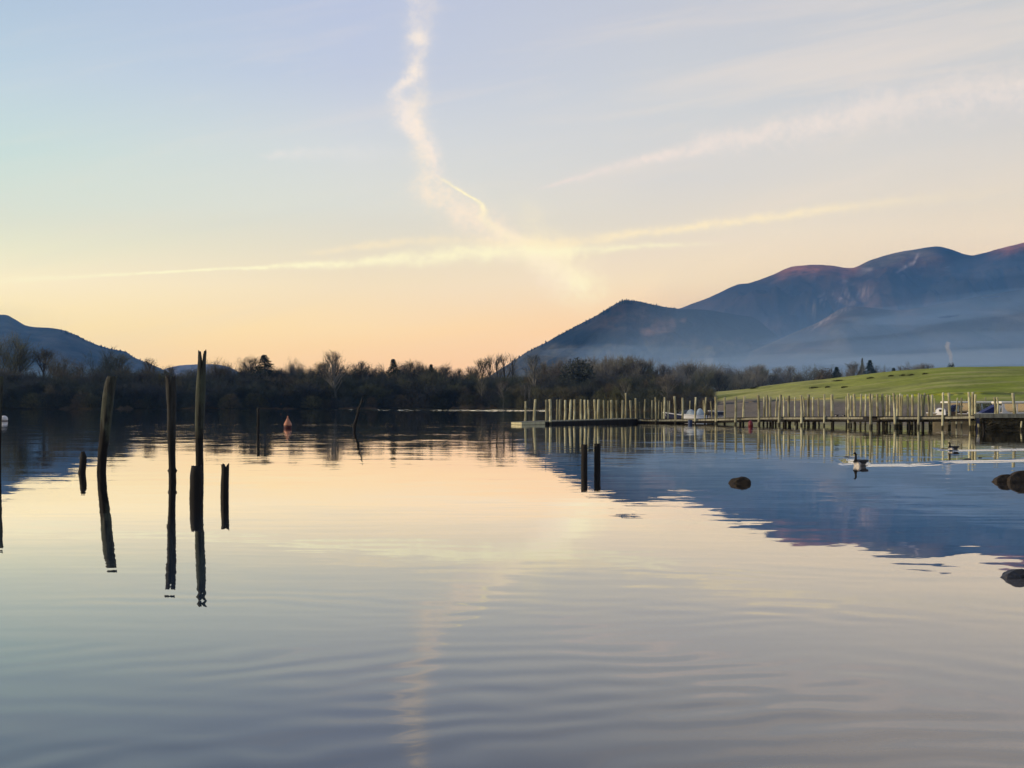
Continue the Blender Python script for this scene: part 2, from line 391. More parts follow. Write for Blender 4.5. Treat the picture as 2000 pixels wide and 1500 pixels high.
# ------------------------------------------------------------------ ground: far shore, beach and pasture hill in one sheet
SHORE = [(-900,400),(0,402),(300,398),(700,405),(950,400),(1100,362),(1300,300),(1385,272),(1410,250),(1450,232),(1600,190),(1700,165),(1850,130),(2000,115),(2400,100),(3200,90)]
CREST = [(-900,789),(1000,789),(1200,780),(1330,770),(1390,765.5),(1450,760.5),(1476,757),(1540,748),(1620,739.5),(1700,730),(1750,724.5),(1800,721),(1850,718),(1900,717),(2000,716),(2200,712),(2600,712),(3200,720)]
YC = 330.0
def shore(px): return interp(SHORE, px) * (1 + .010 * noise.noise(Vector((px * .03, 1.7, 0))))
def ground_z(px, Y):
    S = shore(px)
    d = Y - S
    if d < 0: return max(-1.5, d * .12 - .02)
    low = px < 1395
    z = .35 * min(1, d / 3) + 1.2 * sstep(0, 40, d) if low else 2.0 * sstep(0, 32, d) ** .8
    hc = gz(smooth_interp(CREST, px), YC)
    if px > 1000:
        base = 2.0 if not low else 1.5
        t0 = S + 26
        up = sstep(t0 * .9, YC, Y) if t0 < YC - 5 else sstep(YC - 60, YC, Y)
        up = .35 * max(0, min(1, (Y - t0) / (YC - t0 + 1e-6))) + .65 * up if t0 < YC - 5 else up
        hz_ = max(0, hc - base)
        dn = 1 - sstep(YC, YC + 230, Y)
        k = up if Y < YC else dn
        if low: k *= sstep(0, 60, d)
        zz = z + hz_ * k
        if Y > S + 25 and Y < YC - 5: zz += .22 * fbm(gx(px, Y) * .03, Y * .03) * sstep(S + 25, S + 60, Y) * sstep(YC - 5, YC - 60, Y)
        z = zz
    return z + .12 * fbm(gx(px, Y) * .15, Y * .15) * sstep(0, 8, d) * (1 if Y < 600 else .3)
def ground_col(px, Y, z):
    S = shore(px); d = Y - S
    x = gx(px, Y); n = fbm(x * .03, Y * .012, 3, 5) * 1.5
    m_ = noise.noise(Vector((x * .12, Y * .05, 6)))
    g1 = Vector((.30, .30, .055)); g2 = Vector((.20, .235, .012)); g3 = Vector((.37, .34, .10))
    t = sstep(1450, 1950, px)
    c = g1.lerp(g2, t); c = c.lerp(g3, max(0, min(1, .5 * n + .15)) * (1 - .6 * t) + .35 * (1 - t) * sstep(300, 330, Y))
    c = c.lerp(Vector((.15, .16, .025)), max(0, min(.65, 1.6 * m_)))
    c = c.lerp(Vector((.42, .37, .14)), max(0, min(.45, 1.3 * noise.noise(Vector((x * .05, Y * .16, 16))))))
    for yl, am in ((246, .4), (268, .35), (292, .45), (311, .3)):
        ln = yl + 14 * noise.noise(Vector((x * .02, yl, 0))) + (px - 1700) * .012
        c = c.lerp(Vector((.13, .135, .02)), am * math.exp(-((Y - ln) / 1.8) ** 2) * sstep(-.1, .2, noise.noise(Vector((x * .025, yl * 2, 3)))))
    b = Vector((.10, .085, .065)).lerp(Vector((.145, .125, .095)), .5 + .5 * fbm(x * .2, Y * .5, 9))
    k = sstep(20 + 4 * n, 34 + 5 * n, d)
    c = b.lerp(c, k)
    # paths and shallow terraces worn across the pasture
    for (p0, p1) in ((1.0, 0.0),):
        ln = 225 + 18 * noise.noise(Vector((x * .03, 4, 0))) + (px - 1700) * .02
        c = c.lerp(Vector((.12, .14, .015)), .55 * math.exp(-((Y - ln) / 2.2) ** 2) * sstep(1560, 1640, px) * k)
        c = c.lerp(Vector((.36, .34, .11)), .45 * math.exp(-((Y - ln + 8) / 3) ** 2) * sstep(1500, 1640, px) * sstep(2000, 1850, px) * k)
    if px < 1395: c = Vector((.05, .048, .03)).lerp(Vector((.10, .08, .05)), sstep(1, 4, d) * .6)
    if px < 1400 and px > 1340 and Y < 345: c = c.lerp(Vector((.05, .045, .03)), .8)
    return c
def build_ground():
    mb = MB()
    cols = [-700 + 40 * i for i in range(52)] + [1380 + 8 * i for i in range(96)] + [2150 + 40 * i for i in range(26)]
    fr = [-.05, -.02, 0, .005, .01, .02, .03, .045, .06, .08, .1, .13, .16, .2, .24, ] + [.225 + .0125 * i for i in range(1, 63)]
    far = [1.02, 1.05, 1.1, 1.16, 1.25, 1.4, 1.6, 1.8, 2.2, 3, 5, 9, 16, 26, 44]
    n = len(fr) + len(far)
    for px in cols:
        S = shore(px); top = max(YC, S + 40)
        for f in fr:
            Y = S + (top - S) * f; z = ground_z(px, Y); mb.v.append((gx(px, Y), Y, z)); mb.c.append(ground_col(px, Y, z))
        for f in far:
            Y = top * f; z = ground_z(px, Y); mb.v.append((gx(px, Y), Y, z)); mb.c.append(ground_col(px, Y, z))
    for i in range(len(cols) - 1):
        for j in range(n - 1):
            a = i * n + j; mb.f.append((a, a + n, a + n + 1, a + 1))
    o = mb.build('ground', M['ground'], smooth=True); tag(o, kind='structure')
build_ground()

# ------------------------------------------------------------------ hills
def hill(name, ridge, D0, D1, tint, rel=.06, seed=0, x0=None, x1=None, shape=1.25, ncol=420, nrow=70, rough_edge=.6):
    mb = MB(); x0 = x0 or ridge[0][0]; x1 = x1 or ridge[-1][0]
    back = 10
    for i in range(ncol + 1):
        px = x0 + (x1 - x0) * i / ncol
        py = smooth_interp(ridge, px) + rough_edge * fbm(px * .05, seed, 2, 5)
        hr = max(-3.0, gz(py, D1))
        for j in range(nrow + 1):
            t = j / nrow; Y = D0 + (D1 - D0) * t
            x = gx(px, Y)
            g = noise.ridged_multi_fractal(Vector((x * .0011 + seed, Y * .0004, seed)), 1.0, 2.0, 5, 1.0, 2.0) - 1.0
            f = fbm(x * .004, Y * .002, seed, 6)
            z = hr * (t ** shape) + hr * rel * (g * 1.0 + f * .9) * math.sin(math.pi * min(1, t)) * (1 - t) ** .35 * 1.6
            z = min(z, CH + (hr - CH) / D1 * Y * 1.0) if t < 1 else hr
            pyy = HZ - (z - CH) / Y * F
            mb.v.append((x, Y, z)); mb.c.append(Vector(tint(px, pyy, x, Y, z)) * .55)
        for j in range(1, back + 1):
            Y = D1 + 60 * j; z = hr * (1 - .1 * j ** .95)
            mb.v.append((gx(px, Y), Y, z - 2)); mb.c.append(Vector(tint(px, py, 0, Y, z)) * .55)
    n = nrow + 1 + back
    for i in range(ncol):
        for j in range(n - 1):
            a = i * n + j; mb.f.append((a, a + n, a + n + 1, a + 1))
    o = mb.build(name, M['fell'], smooth=True); tag(o, kind='structure'); return o
def L(a, b, t): t = max(0, min(1, t)); return (a[0]+(b[0]-a[0])*t, a[1]+(b[1]-a[1])*t, a[2]+(b[2]-a[2])*t)
def seg(px, py, x0, y0, x1, y1):
    dx, dy_ = x1 - x0, y1 - y0; t = max(0, min(1, ((px-x0)*dx + (py-y0)*dy_) / (dx*dx+dy_*dy_)))
    return math.hypot(px - x0 - t*dx, py - y0 - t*dy_)
HEATHER = (.030,.023,.026); BRACKEN = (.22,.115,.072); FOREST = (.016,.026,.022); GRASSY = (.12,.115,.06); SCREE = (.62,.48,.40)
def tint_far(px, py, x, Y, z):
    n = 1.3 * fbm(x * .0022 + z * .002, z * .0042, 5, 6); n2 = fbm(px * .03, py * .05, 8, 5)
    c = L(HEATHER, BRACKEN, .28 + .7 * n)
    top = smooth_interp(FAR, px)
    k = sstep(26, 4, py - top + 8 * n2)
    sun_glow = (.60,.20,.10)  # glow of the last sun on the ridge tops, painted into the slope colour
    c = L(c, sun_glow, k * max(sstep(1500,1560,px) * sstep(1700,1660,px), sstep(1915,1970,px)) * .9)
    c = L(c, (.20,.15,.095), sstep(28, 8, py - top + 12 * n2) * sstep(1660,1700,px) * sstep(1850,1790,px))
    for s in ((1793,497,1785,513),(1785,513,1768,522),(1768,522,1752,532)):
        c = L(c, SCREE, .7 * math.exp(-(seg(px,py,*s)/2.2)**2))
    for s in ((1684,526,1700,526),(1648,548,1655,548),(1918,532,1936,552)):
        c = L(c, SCREE, .55 * math.exp(-(seg(px,py,*s)/2.8)**2))
    sc_ = sstep(30, 6, seg(px, py, 1660, 580, 1690, 575)) + sstep(26, 4, seg(px,py,1590,600,1640,575))
    c = L(c, SCREE, .6 * min(1, sc_) * sstep(.05, .45, noise.noise(Vector((px*.13, py*.22, 2)))))
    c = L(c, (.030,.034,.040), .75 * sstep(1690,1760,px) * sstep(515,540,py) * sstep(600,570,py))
    return c
def tint_dodd(px, py, x, Y, z):
    n = fbm(px * .03, py * .05, 3, 5)
    c = L((.03,.034,.03), (.17,.115,.075), .42 + 1.1 * n)
    c = L(c, FOREST, sstep(1300, 1345, px + 12*n) * sstep(672, 655, py + 10*n) * .95)
    c = L(c, FOREST, .8 * sstep(640, 655, py + 14*n) * sstep(690,665,py) * sstep(1310,1240,px))
    c = L(c, FOREST, .7 * sstep(1215,1130,px) * sstep(-.3,.3,n+.1))
    bl = math.hypot((px-1292)/46, (py-640+ (px-1288)*.22)/15) + .9 * noise.noise(Vector((px * .06, py * .1, 8)))
    c = L(c, (.30,.17,.11), .7 * sstep(1.15, .55, bl))
    c = L(c, (.22,.20,.12), .6 * sstep(668, 680, py + 6*n))
    c = L(c, FOREST, .5 * sstep(.15,.4, noise.noise(Vector((px*.09,py*.16,6)))) * sstep(665,680,py))
    return c
def tint_spur(px, py, x, Y, z):
    n = fbm(px * .02, py * .05, 13, 5)
    r = smooth_interp(SPUR, px)
    c = L((.10,.065,.055), (.17,.135,.09), .5 + .9 * n)
    c = L(L(HEATHER, BRACKEN, .45 + .7 * n), c, sstep(5, 60, py - r + 30 * n) if px > 1560 else 1)
    c = L(c, SCREE, .8 * sstep(9, 1, abs(py - r - 5 + 3*n)) * sstep(1560,1600,px) * sstep(1690,1640,px) * sstep(-.2,.3,noise.noise(Vector((px*.2, py*.3, 1)))))
    c = L(c, (.26,.22,.15), .7 * math.exp(-(seg(px,py,1445,700,1600,625)/3.0)**2))
    c = L(c, (.24,.20,.14), .6 * math.exp(-(seg(px,py,1420,685,1520,645)/5.0)**2))
    c = L(c, FOREST, .6 * sstep(.2,.45, noise.noise(Vector((px*.06,py*.13,4)))) * sstep(650,690,py))
    c = L(c, (.06,.07,.06), .5 * sstep(1750,1850,px))
    c = L(c, (.035,.045,.04), .55 * sstep(.0,.35, noise.noise(Vector((px*.012, py*.04, 9)))) * sstep(1500,1600,px))
    c = L(c, (.20,.17,.13), .5 * sstep(.1,.4, noise.noise(Vector((px*.010, py*.06, 19)))) * sstep(1500,1600,px))
    return c
FAR = [(1150,660),(1250,632),(1300,612),(1326,602.5),(1380,583),(1440,556),(1462,553),(1500,540),(1545,521.5),(1580,517.5),(1620,518),(1665,523),(1700,508),(1740,496),(1780,488),(1830,481.5),(1855,486),(1885,497),(1905,498),(1950,486),(2000,474),(2100,452),(2300,430),(2600,470)]
DODD = [(900,770),(940,745),(975,722),(1000,707),(1030,687),(1060,672),(1100,650),(1140,629),(1180,608),(1208,590),(1225,586.5),(1250,589),(1280,596),(1325,603),(1360,604),(1400,608),(1440,615),(1475,622),(1510,650),(1560,690),(1620,730)]
SPUR = [(1260,740),(1320,726),(1380,712),(1440,696),(1500,672),(1560,646),(1600,628),(1650,600),(1690,600),(1760,606),(1850,590),(1950,572),(2050,560),(2300,540),(2600,600)]
LEFTH = [(-400,600),(-150,585),(-60,596),(0,614.5),(15,616),(30,624),(52,636),(90,640),(112,642),(140,651),(170,665),(200,677),(225,683),(245,687),(262,698),(285,708),(310,718),(360,745)]
LEFT2 = [(240,770),(300,730),(335,717),(365,712.5),(425,712),(450,718),(480,735),(540,770)]
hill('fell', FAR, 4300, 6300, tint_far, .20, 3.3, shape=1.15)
hill('fell', DODD, 3300, 4500, tint_dodd, .14, 7.1, shape=1.2, ncol=380)
hill('fell', SPUR, 2800, 4000, tint_spur, .15, 11.7, shape=1.1, ncol=380)
hill('fell', LEFTH, 3400, 4700, lambda px,py,x,Y,z: L((.08,.09,.076),(.16,.14,.10), .4+.6*fbm(px*.03,py*.05,2)), .05, 17.0, ncol=260)
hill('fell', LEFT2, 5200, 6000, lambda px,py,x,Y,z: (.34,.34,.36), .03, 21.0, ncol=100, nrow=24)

def ridge_trees(ridge, D, a, b, step, seed, label):
    """the far-off fringe of trees on a ridge, 1-3 pixels tall, nobody could count it"""
    rng = random.Random(seed); mb = MB(); px = a
    while px < b:
        py = smooth_interp(ridge, px); h = rng.uniform(1.8, 4.4) * (1.7 if rng.random() < .06 else 1); Y = D - 30 + rng.uniform(-15, 15)
        x = gx(px, Y); z = gz(py, Y); r = h * rng.uniform(.25, .5)
        mb.tube([(x, Y, z - 12), (x, Y, z + h * .25), (x, Y, z + h * .6), (x + rng.uniform(-1,1), Y, z + h)], [r, r, r * .6, .3], 6, True, .25, rng)
        px += rng.expovariate(1 / step)
    tag(mb.build('ridge_wood', M['needle']), label, 'woodland', kind='stuff')
ridge_trees(DODD, 4500, 1000, 1320, 2.6, 1, 'fringe of tiny trees along the ridge of the nearer right fell')
ridge_trees(LEFTH, 4700, 120, 300, 3.0, 2, 'fringe of tiny trees along the sloping ridge of the left hill')

# ------------------------------------------------------------------ trees: prototypes
def limb(mb, p, d, ln, r, depth, rng, tips, bend=.25, up=.15, nseg=3, sides=5):
    pts = [p.copy()]; rad = [r]; q = p.copy(); dd = d.copy()
    for i in range(nseg):
        dd = (dd + Vector((rng.uniform(-1,1), rng.uniform(-1,1), rng.uniform(-.5,.8))) * bend + Vector((0,0,up))).normalized()
        q = q + dd * ln / nseg; pts.append(q.copy()); rad.append(r * (1 - .45 * (i + 1) / nseg))
        if i > 0 or depth > 1: tips.append((q.copy(), dd.copy(), depth))
    mb.tube(pts, rad, sides, False)
    return pts, rad, dd
def twigs(mb, p, d, n, ln, wd, rng, spread=.9, grav=.1):
    for _ in range(n):
        dd = (d + Vector((rng.gauss(0,1), rng.gauss(0,1), rng.gauss(0,.8) + grav)) * spread).normalized()
        a = p + Vector((rng.uniform(-.4,.4), rng.uniform(-.4,.4), rng.uniform(-.4,.4))) * ln
        l = ln * rng.uniform(.5, 1.3); s = dd.cross(Vector((rng.uniform(-1,1), rng.uniform(-1,1), rng.uniform(-1,1)))).normalized() * wd * .5
        b = len(mb.v); mid = a + dd * l * .55 + Vector((rng.gauss(0,.06), rng.gauss(0,.06), rng.gauss(0,.06))) * l
        e = a + dd * l
        mb.v += [tuple(a - s), tuple(a + s), tuple(mid + s * .6), tuple(mid - s * .6), tuple(e)]
        mb.f += [(b, b+1, b+2, b+3), (b+3, b+2, b+4)]
def tree_proto(kind, seed):
    """returns (trunk mesh, crown mesh) for a tree of height 10 m"""
    rng = random.Random(seed); T = MB(); K = MB(); tips = []
    if kind in ('dome', 'olive'):            # many-stemmed alder or willow with a rounded crown
        ns = rng.randint(3, 5)
        for s in range(ns):
            a = rng.uniform(0, 6.28); d = Vector((math.cos(a) * .45, math.sin(a) * .45, 1)).normalized()
            pts, rad, dd = limb(T, Vector((math.cos(a) * .25, math.sin(a) * .25, -.6)), d, 4.2, .16, 0, rng, tips, .18, .1)
            for b in range(4):
                a2 = rng.uniform(0, 6.28); d2 = (dd + Vector((math.cos(a2), math.sin(a2), .15)) * .8).normalized()
                p2, r2, dd2 = limb(T, pts[rng.choice((-1, -2))], d2, rng.uniform(2.4, 3.6), .075, 1, rng, tips, .25, .12)
                for c in range(4):
                    a3 = rng.uniform(0, 6.28); d3 = (dd2 + Vector((math.cos(a3), math.sin(a3), .1)) * .8).normalized()
                    limb(T, p2[rng.choice((-1, -2))], d3, rng.uniform(1.2, 2.2), .035, 2, rng, tips, .3, .08, 2, 3)
        for p, d, dep in tips:
            if dep >= 1: twigs(K, p, d, 13 if dep == 1 else 15, 1.15, .036, rng, .75)
        for _ in range(650):                 # lower skirts down to the ground
            a = rng.uniform(0, 6.28); r = 3.4 * math.sqrt(rng.random()); z = rng.uniform(.2, 5.5)
            r *= .75 + .25 * math.sin(min(1, z / 5) * 1.57)
            twigs(K, Vector((math.cos(a) * r, math.sin(a) * r, z)), Vector((math.cos(a) * .4, math.sin(a) * .4, .8)), 2, 1.2, .06, rng, .6)
    elif kind == 'oval':                     # single trunk, fine rounded bare crown
        pts, rad, dd = limb(T, Vector((0, 0, -.6)), Vector((rng.uniform(-.05,.05), 0, 1)), 7.8, .17, 0, rng, [], .05, .1, 6, 7)
        for i in range(34):
            f = rng.uniform(.38, 1.0); k = min(5, int(f * 6)); p = pts[k].lerp(pts[k + 1], f * 6 - k) if k < 6 else pts[-1]
            a = rng.uniform(0, 6.28); d = Vector((math.cos(a), math.sin(a), .9 + f)).normalized()
            ln = 2.5 * math.sin(math.pi * (.12 + .75 * (f - .3) / .7)) + .5
            p2, r2, dd2 = limb(T, p, d, ln, .055, 1, rng, tips, .2, .12, 3, 4)
            for c in range(2):
                a3 = rng.uniform(0, 6.28); limb(T, p2[-2], (dd2 + Vector((math.cos(a3), math.sin(a3), .2)) * .7).normalized(), ln * .5, .028, 2, rng, tips, .25, .1, 2, 3)
        for p, d, dep in tips: twigs(K, p, d, 4, .75, .04, rng, .65)
    elif kind == 'poplar':                   # upswept narrow bare crown
        pts, rad, dd = limb(T, Vector((0, 0, -.6)), Vector((0, 0, 1)), 8.6, .15, 0, rng, [], .04, .1, 6, 6)
        for i in range(30):
            f = rng.uniform(.2, 1.0); k = min(5, int(f * 6)); p = pts[k]
            a = rng.uniform(0, 6.28); d = Vector((math.cos(a) * .5, math.sin(a) * .5, 1)).normalized()
            limb(T, p, d, rng.uniform(1.8, 3.0) * (1.15 - .5 * f), .045, 1, rng, tips, .12, .2, 3, 4)
        for p, d, dep in tips: twigs(K, p, d, 7, .95, .045, rng, .38, .3)
    elif kind == 'conifer':
        T.tube([(0, 0, -.6), (0, 0, 5), (.05, 0, 9.7)], [.2, .12, .03], 7)
        z = 1.0
        while z < 9.9:
            rr = 2.7 * (1 - z / 10.05) ** 1.0 * rng.uniform(.7, 1.15) + .12
            for k in range(11):
                a = rng.uniform(0, 6.28)
                for q in (.35, .7, 1.0):
                    twigs(K, Vector((math.cos(a) * rr * q, math.sin(a) * rr * q, z - .25 * q)), Vector((math.cos(a), math.sin(a), -.25)), 4, .16 + .15 * rr, .09, rng, .6, -.2)
            z += .26
    elif kind == 'evergreen':                # dense dark dome (holly or yew)
        T.tube([(0, 0, -.6), (.1, 0, 4), (0, .1, 7)], [.3, .2, .08], 7)
        for _ in range(2600):
            a = rng.uniform(0, 6.28); u = rng.uniform(-.55, 1); r = rng.random() ** .4 * (1 + .16 * math.sin(3 * a + 5 * u))
            s = math.sqrt(max(0, 1 - u * u)); twigs(K, Vector((math.cos(a) * s * r * 4.2, math.sin(a) * s * r * 4.2, 5.6 + u * r * 4.3)), Vector((math.cos(a) * s, math.sin(a) * s, u)), 1, .55, .3, rng, .7)
    elif kind == 'bush':
        for s in range(7):
            a = rng.uniform(0, 6.28); limb(T, Vector((math.cos(a) * .4, math.sin(a) * .4, -.5)), Vector((math.cos(a) * .5, math.sin(a) * .5, 1)).normalized(), 5, .09, 0, rng, tips, .2, .1)
        for _ in range(700):
            a = rng.uniform(0, 6.28); u = rng.random(); r = 4.6 * math.sqrt(rng.random()) * math.sqrt(max(.05, 1 - (u * .95) ** 2)); z = u * 9.2
            twigs(K, Vector((math.cos(a) * r, math.sin(a) * r, z)), Vector((math.cos(a) * .5, math.sin(a) * .5, .8)), 3, 1.4, .09, rng, .6)
    return T, K
PROTO = {}
def proto(kind, k, tm, cm):
    key = (kind, k, tm, cm)
    if key not in PROTO:
        T, K = tree_proto(kind, sum(map(ord, kind)) * 7 + k * 31)
        zs = sorted(v[2] for v in K.v); q = 10.0 / zs[int(len(zs) * .995)]
        for B_ in (T, K): B_.v = [(v[0] * q, v[1] * q, v[2] * q) for v in B_.v]
        PROTO[key] = (T.mesh('trunk', M[tm], True), K.mesh('crown', M[cm]))
    return PROTO[key]
def tree(px, py_top, Y, kind, k=0, wide=1.0, tm='bark', cm='twig', label=None, cat='tree', group=None, name='bare_tree', zb=None, hmin=1.0):
    zb_ = ground_z(px, Y) if zb is None else zb
    H = max(hmin, gz(py_top, Y) - zb_)
    a, b = proto(kind, k, tm, cm)
    o = empty(name, (gx(px, Y), Y, zb_), random.uniform(0, 6.28))
    tag(o, label, cat, group)
    s = H / 10.0; 
    o.scale = (s * wide, s * wide, s)
    for nm, me in (('trunk', a), ('crown', b)):
        c = bpy.data.objects.new(nm, me); C.objects.link(c); c.parent = o
    return o
random.seed(5)
TOP = [(-150,716),(0,715),(50,722),(75,727),(100,724),(130,716),(150,727),(175,722),(200,714),(260,712),(290,720),(320,721),(380,723),(430,722),(480,716),(560,720),(600,717),(700,717),(760,713),(820,711),(870,718),(930,727),(1000,731),(1060,728),(1120,724),(1180,726),(1220,730),(1260,728),(1310,736),(1350,741),(1375,752),(1388,770)]
lab_wood = 'bare dark tree in the dense wood along the far shore'
for row, (off, hf, step) in enumerate(((5, .62, 34), (12, .82, 30), (22, 1.0, 27), (36, 1.02, 33))):
    px = -110 + row * 9
    while px < 1386 - (8 if row > 1 else 0):
        S = shore(px); Y = S + off + random.uniform(-2, 3)
        if px > 1340: Y = min(Y, S + 14)
        top = interp(TOP, px); H = (HZ - top - 2.5) * hf * random.uniform(.9, 1.02)
        kind = 'dome'; cm = random.choice(('twig', 'twig', 'twig2'))
        tree(px, HZ - H, Y, kind, random.randrange(7), random.uniform(1.0, 1.35) / max(.75, hf), 'bark', cm, lab_wood, 'tree', 'trees of the dense shoreline wood')
        px += step * random.uniform(.75, 1.25)
px = -80
while px < 1380:                                   # low bushes on the bank
    S = shore(px); Y = S + random.uniform(1.2, 3)
    tree(px, HZ - random.uniform(8, 26), Y, 'bush', random.randrange(3), random.uniform(1.1, 1.9), 'bark', random.choice(('twig', 'twig2')),
         'low dark bush on the bank of the far shore', 'bush', 'bushes along the far bank', 'shore_bush', hmin=1.2)
    px += random.uniform(12, 26)
# small trees poking out of the wood top, each one told apart
SP = [ # px, top, Y, kind, k, wide, trunk, crown, label
 (18,648,470,'dome',1,.75,'bark','twig2','tall hazy bare tree at the far left edge behind the wood'),
 (82,679,470,'oval',1,1.1,'bark','twig2','thin hazy bare tree against the left hill, second from the left edge'),
 (128,693,445,'dome',2,.9,'bark','twig2','rounded hazy treetop against the foot of the left hill'),
 (201,682,440,'dome',4,.75,'bark','twig','broad dark treetop under the right end of the left hill'),
 (236,690,450,'oval',2,1.3,'bark','twig2','thin see-through treetop under the toe of the left hill'),
 (296,698,430,'oval',3,.9,'bark','twig2','slim bare treetop just right of the left hill'),
 (428,702,430,'dome',5,.6,'bark','twig2','faint bare treetop right of the tallest old post'),
 (487,695,428,'oval',6,1.7,'bark','twig','flat-topped dark treetop left of the small conifer on the skyline'),
 (517,694,425,'conifer',0,2.2,'bark','needle','small pointed conifer on the skyline above the thin post'),
 (572,702,432,'dome',3,.55,'bark','twig_pale','round pale bare treetop between the conifer and the tall birch'),
 (590,706,436,'dome',6,.5,'bark','twig_pale','small pale round treetop right beside another, above the orange buoy'),
 (632,706,430,'oval',4,1.1,'bark','twig2','small bare treetop just left of the tall birch'),
 (658,684,408,'oval',0,1.3,'birch','twig2','tall slender birch with a long pale trunk standing above the wood'),
 (702,704,425,'oval',5,1.4,'bark','twig','spreading dark treetop just right of the tall birch'),
 (768,702,425,'conifer',1,1.5,'bark','needle','tiny pointed treetop above the leaning crooked post'),
 (810,702,428,'oval',6,1.2,'bark','twig2','small spiky treetop halfway between the birch and the pale poplars'),
 (842,712,428,'conifer',2,1.2,'bark','needle','low dark conifer tip right of the spiky treetop'),
 (940,699,452,'oval',1,1.0,'bark','twig2','dark rounded bare tree at the left end of the pale poplars'),
 (958,692,470,'poplar',1,1.1,'bark','twig_pale','pale poplar against the sunset sky, first of four from the left'),
 (972,691,474,'poplar',2,1.1,'bark','twig_pale','pale poplar against the sunset sky, second of four from the left'),
 (987,689,476,'poplar',3,1.1,'bark','twig_pale','pale poplar against the sunset sky, third of four from the left'),
 (1002,690,474,'poplar',0,1.1,'bark','twig_pale','pale poplar touching the foot of the fell, last of four'),
 (920,714,440,'oval',3,1.2,'bark','twig_pale','low pale bare tree left of the row of poplars'),
 (1046,691,384,'oval',2,1.0,'birch','twig','tall tree with a straight pale trunk above the end of the jetty'),
 (1130,702,372,'evergreen',0,.95,'bark','twig','dark dense rounded treetop above the wood over the jetty'),
 (1223,738,312,'oval',4,1.2,'birch','twig2','pale-trunked bare tree in front of the wood behind the tall jetty post'),
 (1305,731,282,'oval',5,1.5,'birch','twig_pale','pale branching bare tree in front of the right end of the wood'),
 (940,735,402.5,'oval',6,1.2,'birch','twig2','pale-trunked tree at the front of the wood, left of a matching one'),
 (983,743,396,'oval',3,1.3,'birch','twig2','pale-trunked tree at the front of the wood just left of the jetty end'),
 (1018,748,386,'oval',1,.6,'birch','twig','thin white stem in the wood above the jetty end, leftmost of three'),
 (1025,746,384,'oval',2,.6,'birch','twig','thin white stem in the wood above the jetty end, middle of three'),
 (1034,747,381,'oval',0,.6,'birch','twig','thin white stem in the wood above the jetty end, rightmost of three'),
]
for (px, top, Y, kind, k, wd, tm, cm, lab) in SP:
    if Y < shore(px) + 1: Y = shore(px) + 1.5
    nm = {'conifer': 'conifer_tree', 'poplar': 'poplar_tree', 'evergreen': 'evergreen_tree'}.get(kind, 'bare_tree')
    if tm == 'birch': nm = 'birch_tree'
    tree(px, top, Y, kind, k, wd, tm, cm, lab, 'tree', None, nm)
# ragged skyline twigs: extra small trees just behind the front rows
px = 330
while px < 935:
    t = interp(TOP, px); tree(px, t - random.uniform(-2, 9), 440 + random.uniform(-6, 8), random.choice(('oval', 'dome', 'oval')), random.randrange(7), random.uniform(.7, 1.2), 'bark',
        random.choice(('twig', 'twig2')), lab_wood, 'tree', 'trees of the dense shoreline wood')
    px += random.uniform(16, 34)
# hazy trees on the flat land beyond the pasture
MID = [(1040,712),(1080,700),(1110,697),(1135,698),(1160,694),(1200,691),(1240,693),(1270,698),(1284,712),(1320,708),(1345,701),(1370,712),(1400,711),(1430,717),(1462,711),(1500,712),(1540,714),(1565,722)]
px = 1046; i = 0
while px < 1566:
    for r in range(2):
        Y = 590 + 70 * r + random.uniform(-20, 20); t = interp(MID, px) + (random.uniform(-2, 5) if r else random.uniform(6, 20))
        tall = r and px < 1290
        kd = 'poplar' if tall else random.choice(('dome', 'oval', 'dome'))
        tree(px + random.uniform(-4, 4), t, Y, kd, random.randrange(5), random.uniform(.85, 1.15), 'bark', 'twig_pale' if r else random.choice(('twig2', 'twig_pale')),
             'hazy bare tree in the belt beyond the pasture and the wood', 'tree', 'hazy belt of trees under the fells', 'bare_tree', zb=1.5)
    px += 12 if px < 1290 else 15
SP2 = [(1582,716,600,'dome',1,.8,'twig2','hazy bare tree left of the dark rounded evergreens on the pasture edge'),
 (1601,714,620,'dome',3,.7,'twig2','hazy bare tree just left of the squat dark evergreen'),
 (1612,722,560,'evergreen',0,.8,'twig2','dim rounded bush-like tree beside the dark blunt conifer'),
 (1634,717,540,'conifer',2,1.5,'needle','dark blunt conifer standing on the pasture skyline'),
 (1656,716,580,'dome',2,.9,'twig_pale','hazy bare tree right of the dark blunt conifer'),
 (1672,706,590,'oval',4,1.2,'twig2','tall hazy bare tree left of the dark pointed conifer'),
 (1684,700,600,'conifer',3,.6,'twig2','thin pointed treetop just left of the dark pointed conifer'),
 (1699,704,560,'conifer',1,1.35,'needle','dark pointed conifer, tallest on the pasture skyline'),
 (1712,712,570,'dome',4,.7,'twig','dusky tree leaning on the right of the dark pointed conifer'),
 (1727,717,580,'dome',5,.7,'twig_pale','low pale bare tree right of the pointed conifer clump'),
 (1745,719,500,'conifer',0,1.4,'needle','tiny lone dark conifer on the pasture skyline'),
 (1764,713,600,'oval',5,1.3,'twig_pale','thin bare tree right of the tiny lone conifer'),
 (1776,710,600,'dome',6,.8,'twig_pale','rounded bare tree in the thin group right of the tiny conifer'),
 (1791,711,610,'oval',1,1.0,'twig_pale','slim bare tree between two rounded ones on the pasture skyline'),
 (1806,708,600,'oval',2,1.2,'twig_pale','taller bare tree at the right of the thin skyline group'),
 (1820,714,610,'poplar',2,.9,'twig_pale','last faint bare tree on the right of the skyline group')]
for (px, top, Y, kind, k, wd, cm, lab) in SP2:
    tree(px, top, Y, kind, k, wd, 'bark', cm, lab, 'tree', None, 'conifer_tree' if kind == 'conifer' else 'bare_tree', zb=1.5)
